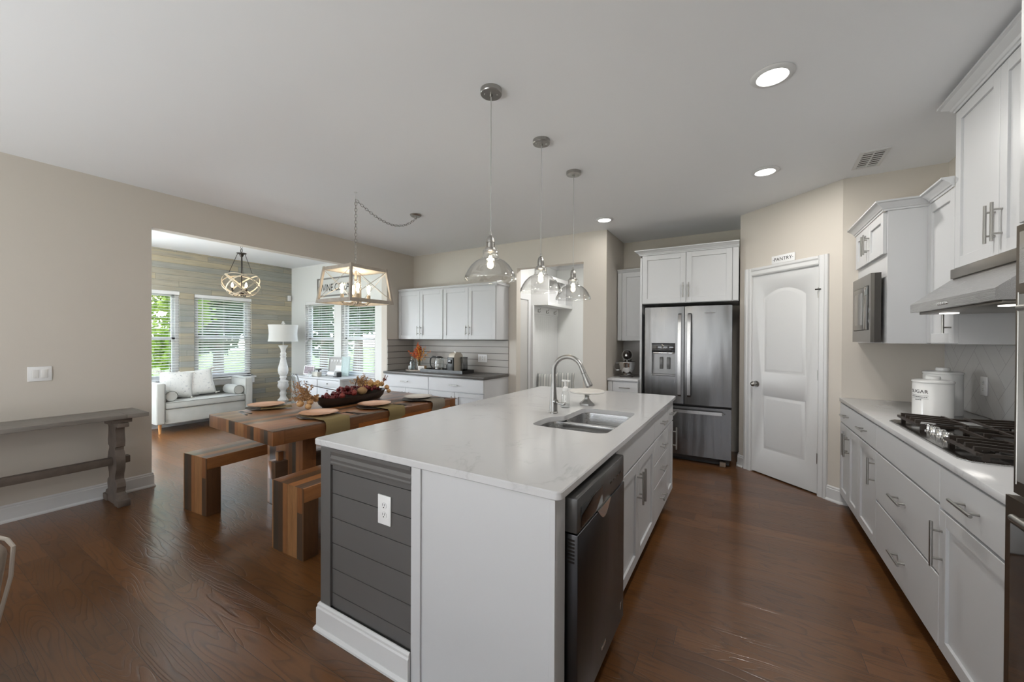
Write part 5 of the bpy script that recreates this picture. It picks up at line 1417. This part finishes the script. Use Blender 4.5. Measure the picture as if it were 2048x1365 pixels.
def pillow(lab, loc, rot, s, mat, tassels=True, group=None, name='throw_pillow', thick=.085, cat='cushion'):
    t = thing(name, lab, cat, loc, 0, group); t.rotation_euler = rot
    b = MB(); n = 14; G = []
    for sd in (1, -1):
        g = []
        for i in range(n+1):
            row = []
            for j in range(n+1):
                u, v = 2*i/n-1, 2*j/n-1
                e = (1-u**4)*(1-v**4); pin = 1-.07*(1-abs(u*v)**.5)*(abs(u)**6+abs(v)**6)
                th = thick*e**.55
                row.append(b.bm.verts.new((u*s*pin, sd*th, s+v*s*pin)))
            g.append(row)
        G.append(g)
        for i in range(n): b.bridge(g[i], g[i+1], False)
    bmesh.ops.remove_doubles(b.bm, verts=b.bm.verts, dist=.0005)
    b.build('cover', mat, t, smooth=80)
    if tassels:
        r_ = random.Random(len(lab))
        for u, v in ((-1, -1), (1, -1), (-1, 1), (1, 1)):
            b = MB(); c0 = Vector((u*s*.99, 0, s+v*s*.99))
            b.ball(c0, .017, 1, 1, 1, 10, 7)
            for k in range(12):
                d_ = Vector((u*.6+r_.gauss(0, .35), r_.gauss(0, .4), (v*.25-.35)+r_.gauss(0, .25))).normalized()*.055
                if (c0+d_).z < -.0: d_.z = max(d_.z, -c0.z+.006)
                b.cyl(c0, c0+d_, .006, .003, 6)
            b.build('tassel', bpy.data.materials.get('cream_tassel') or flat('cream_tassel', (.74, .71, .66), .95), t, smooth=60)
    return t
pillow('white speckled tasselled pillow leaning at the left end of the settee', (-7.50, 2.520, .475), (math.radians(-18), math.radians(6), math.radians(78)), .205, m_pil, group='white speckled pillows')
pillow('white speckled tasselled pillow nearer the middle of the settee', (-7.52, 2.86, .475), (math.radians(-16), math.radians(-6), math.radians(84)), .210, m_pil, group='white speckled pillows')

# floor lamp
fl = thing('floor_lamp', 'white distressed turned floor lamp with linen shade before the board wall', 'floor lamp', (-7.27, 4.03, 0))
m_lamp = flat('distressed_white_paint', (.68, .67, .64), .6, var=.18, vscale=25, bump=.2, bscale=60)
pf = [(0, 0), (.15, 0), (.15, .03), (.13, .05), (.10, .06), (.075, .10), (.055, .15), (.05, .19), (.062, .215), (.085, .24), (.088, .27), (.060, .30), (.045, .34), (.055, .37), (.058, .39), (.042, .42), (.050, .455), (.085, .49), (.092, .53), (.080, .575), (.085, .59), (.088, .605), (.05, .625), (.046, .66), (.06, .675), (.058, .69), (.05, .70), (.078, .75), (.086, .81), (.078, .87), (.055, .96), (.043, 1.03), (.05, 1.05), (.055, 1.065), (.04, 1.08), (.05, 1.10), (.05, 1.12), (.036, 1.14), (.045, 1.20), (.075, 1.25), (.082, 1.262), (.02, 1.27), (0, 1.27)]
MB().lathe(pf, n=28).build('column', m_lamp, fl, smooth=45)
MB().cyl((0, 0, 1.27), (0, 0, 1.66), .007).ball((0, 0, 1.69), .02).cyl((0, 0, 1.655), (0, 0, 1.675), .03).build('harp', m_lamp, fl)
MB().lathe([(.242, 1.335), (.232, 1.40), (.227, 1.48), (.232, 1.56), (.242, 1.640), (.239, 1.640), (.229, 1.56), (.224, 1.48), (.229, 1.40), (.239, 1.335)], n=48, closed=True).build('lamp_shade', m_lampshade, fl, smooth=60)
o = MB().box(-.03, .03, -.02, .02, -.05, .05, .004).build('wall_sensor', m_white, None, loc=(XS+.022, 4.40, 2.185)); tag(o, 'small white sensor box in the corner of the board wall', 'sensor')

# WINE CELLAR sign
ws = thing('wine_sign', 'white framed WINE CELLAR sign on the grey sunroom wall behind the lantern', 'sign', (-6.315, YG-.016, 2.335))
MB().box(-.53, .53, -.004, .015, -.155, .155).build('board', flat('sign_board', (.66, .66, .64), .6), ws, smooth=0)
b = MB().box(-.55, .55, -.016, .015, .145, .170).box(-.55, .55, -.016, .015, -.170, -.145).box(-.55, -.525, -.016, .015, -.145, .145).box(.525, .55, -.016, .015, -.145, .145)
b.build('frame', flat('grey_sign_frame', (.20, .19, .18), .6), ws, smooth=0)
text('lettering', 'WINE CELLAR', .19, m_ink, ws, (0, -.0045, -.015), (PI/2, 0, 0), .0008, .95, .82)

# desk with its clutter and clear chair
dk = thing('desk', 'white two-section desk below the sunroom windows', 'desk', (-6.12, 4.18, 0))
b = MB().box(-.61, .61, -.235, .245, .715, .742, .003); b.build('desktop', m_cab, dk)
for x in (-.58, .58):
    for y in (-.205, .215): MB().box(x-.025, x+.025, y-.025, y+.025, 0, .715).build('leg', m_cab, dk, smooth=0)
b = MB().box(-.555, -.005, -.21, .235, .36, .714).box(.005, .555, -.21, .235, .36, .714); b.build('cabinet_body', m_cab, dk, smooth=0)
for x0, x1 in ((-.553, -.007), (.007, .553)):
    d = MB().box(x0, x1, -.226, -.211, .60, .708, .002).build('drawer', m_cab, dk); MB().ball(((x0+x1)/2, -.238, .655), .012).build('knob', m_nickel, d)
    d = MB().box(x0, x1, -.226, -.211, .365, .596, .002).build('door', m_cab, dk); MB().ball(((x0+x1)/2, -.238, .54), .012).build('knob', m_nickel, d)
zd = .7425
tr2 = MB().box(-.22, .22, -.10, .10, 0, .012, .003)
tag(tr2.build('mirror_tray', m_chrome, None, loc=(-6.46, 4.12, zd)), 'mirrored tray under the photo frame on the left of the desk', 'tray')
def frame(lab, loc, w, h, d, fm, pm, tilt=-.18, cat='picture frame'):
    t = thing('picture_frame', lab, cat, loc, .05); t.rotation_euler = (tilt, 0, .05)
    f = min(w, h)*.09
    MB().box(-w/2, w/2, -d/2, d/2, 0, f).box(-w/2, w/2, -d/2, d/2, h-f, h).box(-w/2, -w/2+f, -d/2, d/2, f, h-f).box(w/2-f, w/2, -d/2, d/2, f, h-f).build('frame', fm, t, smooth=0)
    MB().box(-w/2+f*.8, w/2-f*.8, -d/2+.004, d/2-.003, f*.8, h-f*.8).build('picture', pm, t, smooth=0)
    return t
m_silver = flat('silver_frame', (.55, .54, .52), .25, .8)
m_photo = flat('dark_photo', (.17, .13, .14), .25, var=.9, vscale=22)
frame('silver photo frame with a dark picture on the mirrored tray', (-6.60, 4.10, zd+.0135), .27, .155, .016, m_silver, m_photo)
t = frame('grey pinboard collage leaning at the window behind the desk', (-6.235, 4.375, zd+.003), .40, .315, .02, flat('grey_frame', (.30, .29, .28), .5), flat('grey_pinboard', (.42, .41, .39), .7, var=.1), -.12)
b = MB()
for i in range(4):
    x = -.115+.075*i; b.prism([(x-.022, .27), (x+.022, .27), (x, .215)], 'y', -.0115, -.0075)
b.box(.0, .15, -.0115, -.0075, .07, .17).box(-.02, -.005, -.0115, -.0075, .06, .09)
b.build('pinned_note', m_white, t, smooth=0)
frame('pale blue green square sign at the right of the desk', (-5.965, 4.365, zd+.003), .19, .33, .018, flat('sea_glass_frame', (.47, .57, .55), .4), flat('sea_glass', (.44, .54, .53), .4, var=.25, vscale=20), -.10, 'sign')
o = MB().lathe([(0, -.10), (.042, -.10), (.042, .10), (0, .10)], n=24).xf(Matrix.Rotation(PI/2, 4, 'Y') @ Matrix.Identity(4)).build('paper_roll', m_white, None, loc=(-6.10, 4.22, zd+.0425)); tag(o, 'white paper roll lying on the desk before the pinboard', 'paper roll')
o = MB().box(-.075, .075, -.04, .04, 0, .075, .003).build('keepsake_box', flat('pale_box', (.55, .53, .47), .5, var=.2, vscale=25), None, loc=(-6.295, 4.06, zd)); tag(o, 'small pale patterned box at the middle of the desk', 'box')
o = MB().box(-.055, .055, -.04, .04, 0, .012).box(.035, .055, -.04, .04, .012, .085).build('tape_dispenser', m_black, None, loc=(-5.88, 4.16, zd)); tag(o, 'black L-shaped desk item at the right of the desk', 'desk item')
o = MB().cyl((0, 0, 0), (0, 0, .07), .018, .014).box(-.085, .06, -.02, .02, .071, .10, .006).build('desk_stand', flat('dark_stand', (.10, .10, .10), .4), None, loc=(-6.67, 4.34, zd)); tag(o, 'dark topped little stand at the left corner of the desk', 'ornament')
o = MB().lathe([(0, 0), (.03, 0), (.032, .09), (.028, .09), (.027, .006), (0, .006)], n=20).build('glass_tumbler', m_clear, None, loc=(-6.36, 3.985, zd)); tag(o, 'clear glass tumbler at the front edge of the desk', 'glass')
gc = thing('clear_chair', 'transparent acrylic chair in front of the white desk', 'chair', (-5.72, 3.62, 0), math.radians(165))
m_acr = thin_glass('clear_acrylic', (.95, .965, .97), 1.5, .07)
b = MB(); rings = []
for i in range(15):
    f = i/14
    if f < .5: y = -.20+.40*f*2; z = .45-.02*math.sin(PI*f*2); w = .21
    else: g = (f-.5)*2; y = .20+.10*g; z = .45+.42*g; w = .21-.05*g*g
    rings.append([b.bm.verts.new((w*u, y-.02*(1-u*u)*0-.035*(abs(u)**2)*(1 if f > .5 else 0), z+.03*u*u*(1 if f <= .5 else 0))) for u in (-1, -.66, -.33, 0, .33, .66, 1)])
for a_, c2 in zip(rings, rings[1:]): b.bridge(a_, c2, False)
o = b.build('shell', m_acr, gc, smooth=80)
sm = o.modifiers.new('thickness', 'SOLIDIFY'); sm.thickness = .008
for x in (-.18, .18):
    for y in (-.18, .19): MB().cyl((x*1.08, y*1.1, 0), (x, y, .455), .012, .016, 12).build('leg', m_acr, gc)

# ------------------------------------------------------------------ mudroom built-in
ht = thing('hall_tree', 'white built-in hall tree with cubbies, beadboard and coat hooks', 'hall tree', (-2.988, 5.66, 0))
m_hall = flat('mudroom_white', (.78, .78, .775), .4)
MB().box(0, .02, 0, 1.035, .48, 1.955).build('back_panel', m_hall, ht, smooth=0)
b = MB(); y = .02
while y < 1.02: b.box(.0205, .0235, y, y+.036, .48, 1.80); y += .040
b.build('beadboard', m_hall, ht, smooth=0)
MB().box(.0205, .036, 0, 1.035, 1.82, 1.95).build('hook_rail', m_hall, ht, smooth=0)
b = MB().box(0, .30, 0, 1.035, 1.955, 1.995).box(0, .30, 0, 1.035, 2.385, 2.42)
for y in (0, .345, .69, 1.015): b.box(0, .295, y, y+.02, 1.995, 2.385)
b.box(.0, .02, .02, 1.015, 1.995, 2.385)
b.build('cubby_shelf', m_hall, ht, smooth=0)
b = MB().box(.295, .312, 0, 1.035, 2.365, 2.425).box(.295, .312, 0, 1.035, 1.95, 1.998)
for y in (0, .335, .68, .995): b.box(.295, .312, y, y+.04, 1.998, 2.365)
b.build('face_frame', m_hall, ht, smooth=0)
MB().box(0, .42, 0, 1.035, .44, .479).box(0, .40, 0, 1.035, 0, .44).build('bench_seat', m_hall, ht, smooth=0)
MB().box(0, .06, -.03, -.0005, 0, 1.955).build('side_trim', m_hall, ht, smooth=0)
for k in range(3):
    y = .19+.32*k
    MB().box(.0365, .041, y-.01, y+.01, 1.85, 1.90).tube([(.041, y, 1.89), (.075, y, 1.895), (.085, y, 1.92)], .0045, 6).tube([(.041, y, 1.86), (.07, y, 1.85), (.08, y, 1.875)], .0045, 6).build('coat_hook', m_nickel, ht)
m_str = NT('grey_striped_fabric'); v_, x_, y_, z_ = m_str.coords()
fr_ = m_str.math('FRACT', m_str.math('MULTIPLY', x_, 11))
m_str.bsdf(m_str.ramp(fr_, [(0, (.42, .42, .40)), (.35, (.25, .26, .26)), (.5, (.55, .54, .51)), (.8, (.33, .34, .33))], 'CONSTANT'), .9); m_str = m_str.m
pillow('grey striped pillow standing at the near end of the mudroom bench', (-2.78, 5.84, .492), (math.radians(-14), 0, math.radians(20)), .17, m_str, False, 'grey striped mudroom pillows', 'bench_pillow')
pillow('grey striped pillow further back on the mudroom bench', (-2.62, 6.20, .492), (math.radians(-14), 0, math.radians(20)), .17, m_str, False, 'grey striped mudroom pillows', 'bench_pillow')
d2 = bpy.data.objects.new('door_2', None); C.objects.link(d2); struct(d2, 'white door in the mudroom side wall')
MB().box(-2.988, -2.968, 5.54, 5.62, 0, 2.12).box(-2.988, -2.968, 4.945, 5.54, 2.03, 2.12).build('door_frame', m_trim, d2, smooth=0)
MB().box(-2.9885, -2.980, 4.95, 5.535, .01, 2.025).build('slab', flat('hall_door', (.55, .54, .52), .5), d2, smooth=0)

# ------------------------------------------------------------------ armchair at the left edge
ar = thing('armchair', 'beige upholstered chair corner with piping at the left edge', 'armchair', (-2.66, -.165, 0), math.radians(14))
m_bei = flat('beige_linen', (.34, .285, .24), .9, var=.1, vscale=30, bump=.4, bscale=260)
MB().box(-.19, .19, -.40, .36, .12, .43, .04, 3).build('seat_base', m_bei, ar)
def lean(b, s):
    for v in b.bm.verts: v.co.x -= s*max(0, .60-v.co.z)*.30
    return b
o = lean(MB().box(.20, .34, -.38, .42, .12, .61, .06, 4), 1).build('arm', m_bei, ar)
b = lean(MB().tube([(.345, .40, .20), (.345, .418, .46), (.333, .415, .585), (.30, .41, .61), (.24, .41, .61)], .007, 8), 1); b.build('piping', flat('pale_piping', (.42, .37, .32), .9), o)
lean(MB().box(-.34, -.20, -.38, .42, .12, .61, .06, 4), -1).build('arm', m_bei, ar)
MB().box(-.19, .19, -.36, .38, .432, .55, .04, 3).build('seat_cushion', m_bei, ar)
MB().box(-.36, .36, -.56, -.405, .12, .90, .06, 3).build('backrest', m_bei, ar)
for x in (-.3, .3):
    for y in (-.48, .30): MB().cyl((x, y, 0), (x, y, .125), .016, .022, 12).build('leg', m_oakleg, ar)

# ------------------------------------------------------------------ garden
rg = random.Random(7)
gm = NT('lawn'); v_, x_, y_, z_ = gm.coords()
n1 = gm.noise(v_, .35, 4); n2 = gm.noise(v_, 9, 4)
gm.bsdf(gm.mix(n2, gm.mix(n1, (.16, .23, .055, 1), (.30, .27, .12, 1)), (.12, .20, .04, 1)), .95)
o = MB().box(-60, 30, -40, 60, -.6, -.35).build('lawn', gm.m, None, smooth=0); o['kind'] = 'structure'; o['label'] = 'lawn outside the sunroom windows'
def leaf_mat(name, c1, c2):
    t = NT(name); v, x, y, z = t.coords(); n = t.noise(v, 2.5, 3)
    d = t.new('ShaderNodeBsdfDiffuse'); l = t.new('ShaderNodeBsdfTranslucent'); m = t.new('ShaderNodeMixShader')
    c = t.mix(t.ramp(n, [(.35, (0, 0, 0)), (.65, (1, 1, 1))]), (*c1, 1), (*c2, 1)); t.link(c, d.inputs[0]); t.link(c, l.inputs[0]); m.inputs[0].default_value = .4
    t.link(d.outputs[0], m.inputs[1]); t.link(l.outputs[0], m.inputs[2]); t.link(m.outputs[0], t.out.inputs[0]); return t.m
m_lf1 = leaf_mat('bright_leaf', (.20, .34, .045), (.36, .46, .10)); m_lf2 = leaf_mat('dark_leaf', (.030, .075, .03), (.065, .13, .05)); m_bark = flat('bark', (.10, .07, .05), .9, var=.3, vscale=8)
def tree(lab, x, y, h, r, n, mat, trunk=.12, ls=.16, name='garden_tree', low=.35, group='garden trees outside the windows'):
    t = thing(name, lab, 'tree' if 'tree' in name else 'shrub', (x, y, -.35), 0, group)
    MB().tube([(0, 0, 0), (.05, .03, h*.4), (0, 0, h*.8)], [trunk, trunk*.7, trunk*.2], 8).build('trunk', m_bark, t)
    b = MB(); bl_ = [(Vector((rg.gauss(0, r*.45), rg.gauss(0, r*.45), rg.uniform(h*low, h))), rg.uniform(.35, .7)*r) for _ in range(16)]
    for i in range(n):
        c, rr = bl_[i % len(bl_)]
        d = Vector((rg.gauss(0, 1), rg.gauss(0, 1), rg.gauss(0, 1))).normalized()
        q = c+d*rr*rg.uniform(.75, 1.0); v = Vector((rg.gauss(0, 1), rg.gauss(0, 1), rg.gauss(-.3, .7))).normalized()*ls*rg.uniform(.6, 1.2); w = v.orthogonal().normalized()*ls*.28
        b.cap([b.bm.verts.new(z) for z in (q, q+v*.5+w, q+v, q+v*.5-w)])
    b.build('foliage', mat, t, smooth=0)
tree('bright green leafy tree close outside the left sunroom window', -10.4, 3.40, 3.1, .62, 2600, m_lf1, .05, .15, low=.42)
tree('dark tree beyond the lawn behind the left sunroom window', -17, 3.6, 6.0, .95, 3000, m_lf2, .2, .36, low=.12)
tree('dark tree filling the settee window on its left side', -17, 7.0, 6.4, .95, 3600, m_lf2, .2, .36, low=.2)
tree('dark tree filling the settee window on its right side', -21.5, 10.6, 7.5, 1.1, 3600, m_lf2, .18, .40, low=.2)
tree('small bright shrub seen above the left end of the settee', -9.1, 2.62, 1.15, .11, 260, m_lf1, .01, .09, 'garden_shrub', .35, 'bright shrubs outside the left window')
tree('small bright shrub seen just above the white pillows', -9.1, 3.12, 1.10, .11, 260, m_lf1, .01, .09, 'garden_shrub', .35, 'bright shrubs outside the left window')
tree('dark tree outside the window right of the desk', -12.5, 9.7, 5.6, .75, 2600, m_lf2, .2, .36, low=.42)
tree('dark tree outside the window behind the desk', -18.5, 12.3, 6.6, .95, 3000, m_lf2, .2, .36, low=.2)
tree('low dark hedge shrub beyond the desk windows', -12.2, 13.4, 1.8, .55, 1200, m_lf2, .05, .22, 'garden_shrub', .2, 'hedge shrubs')
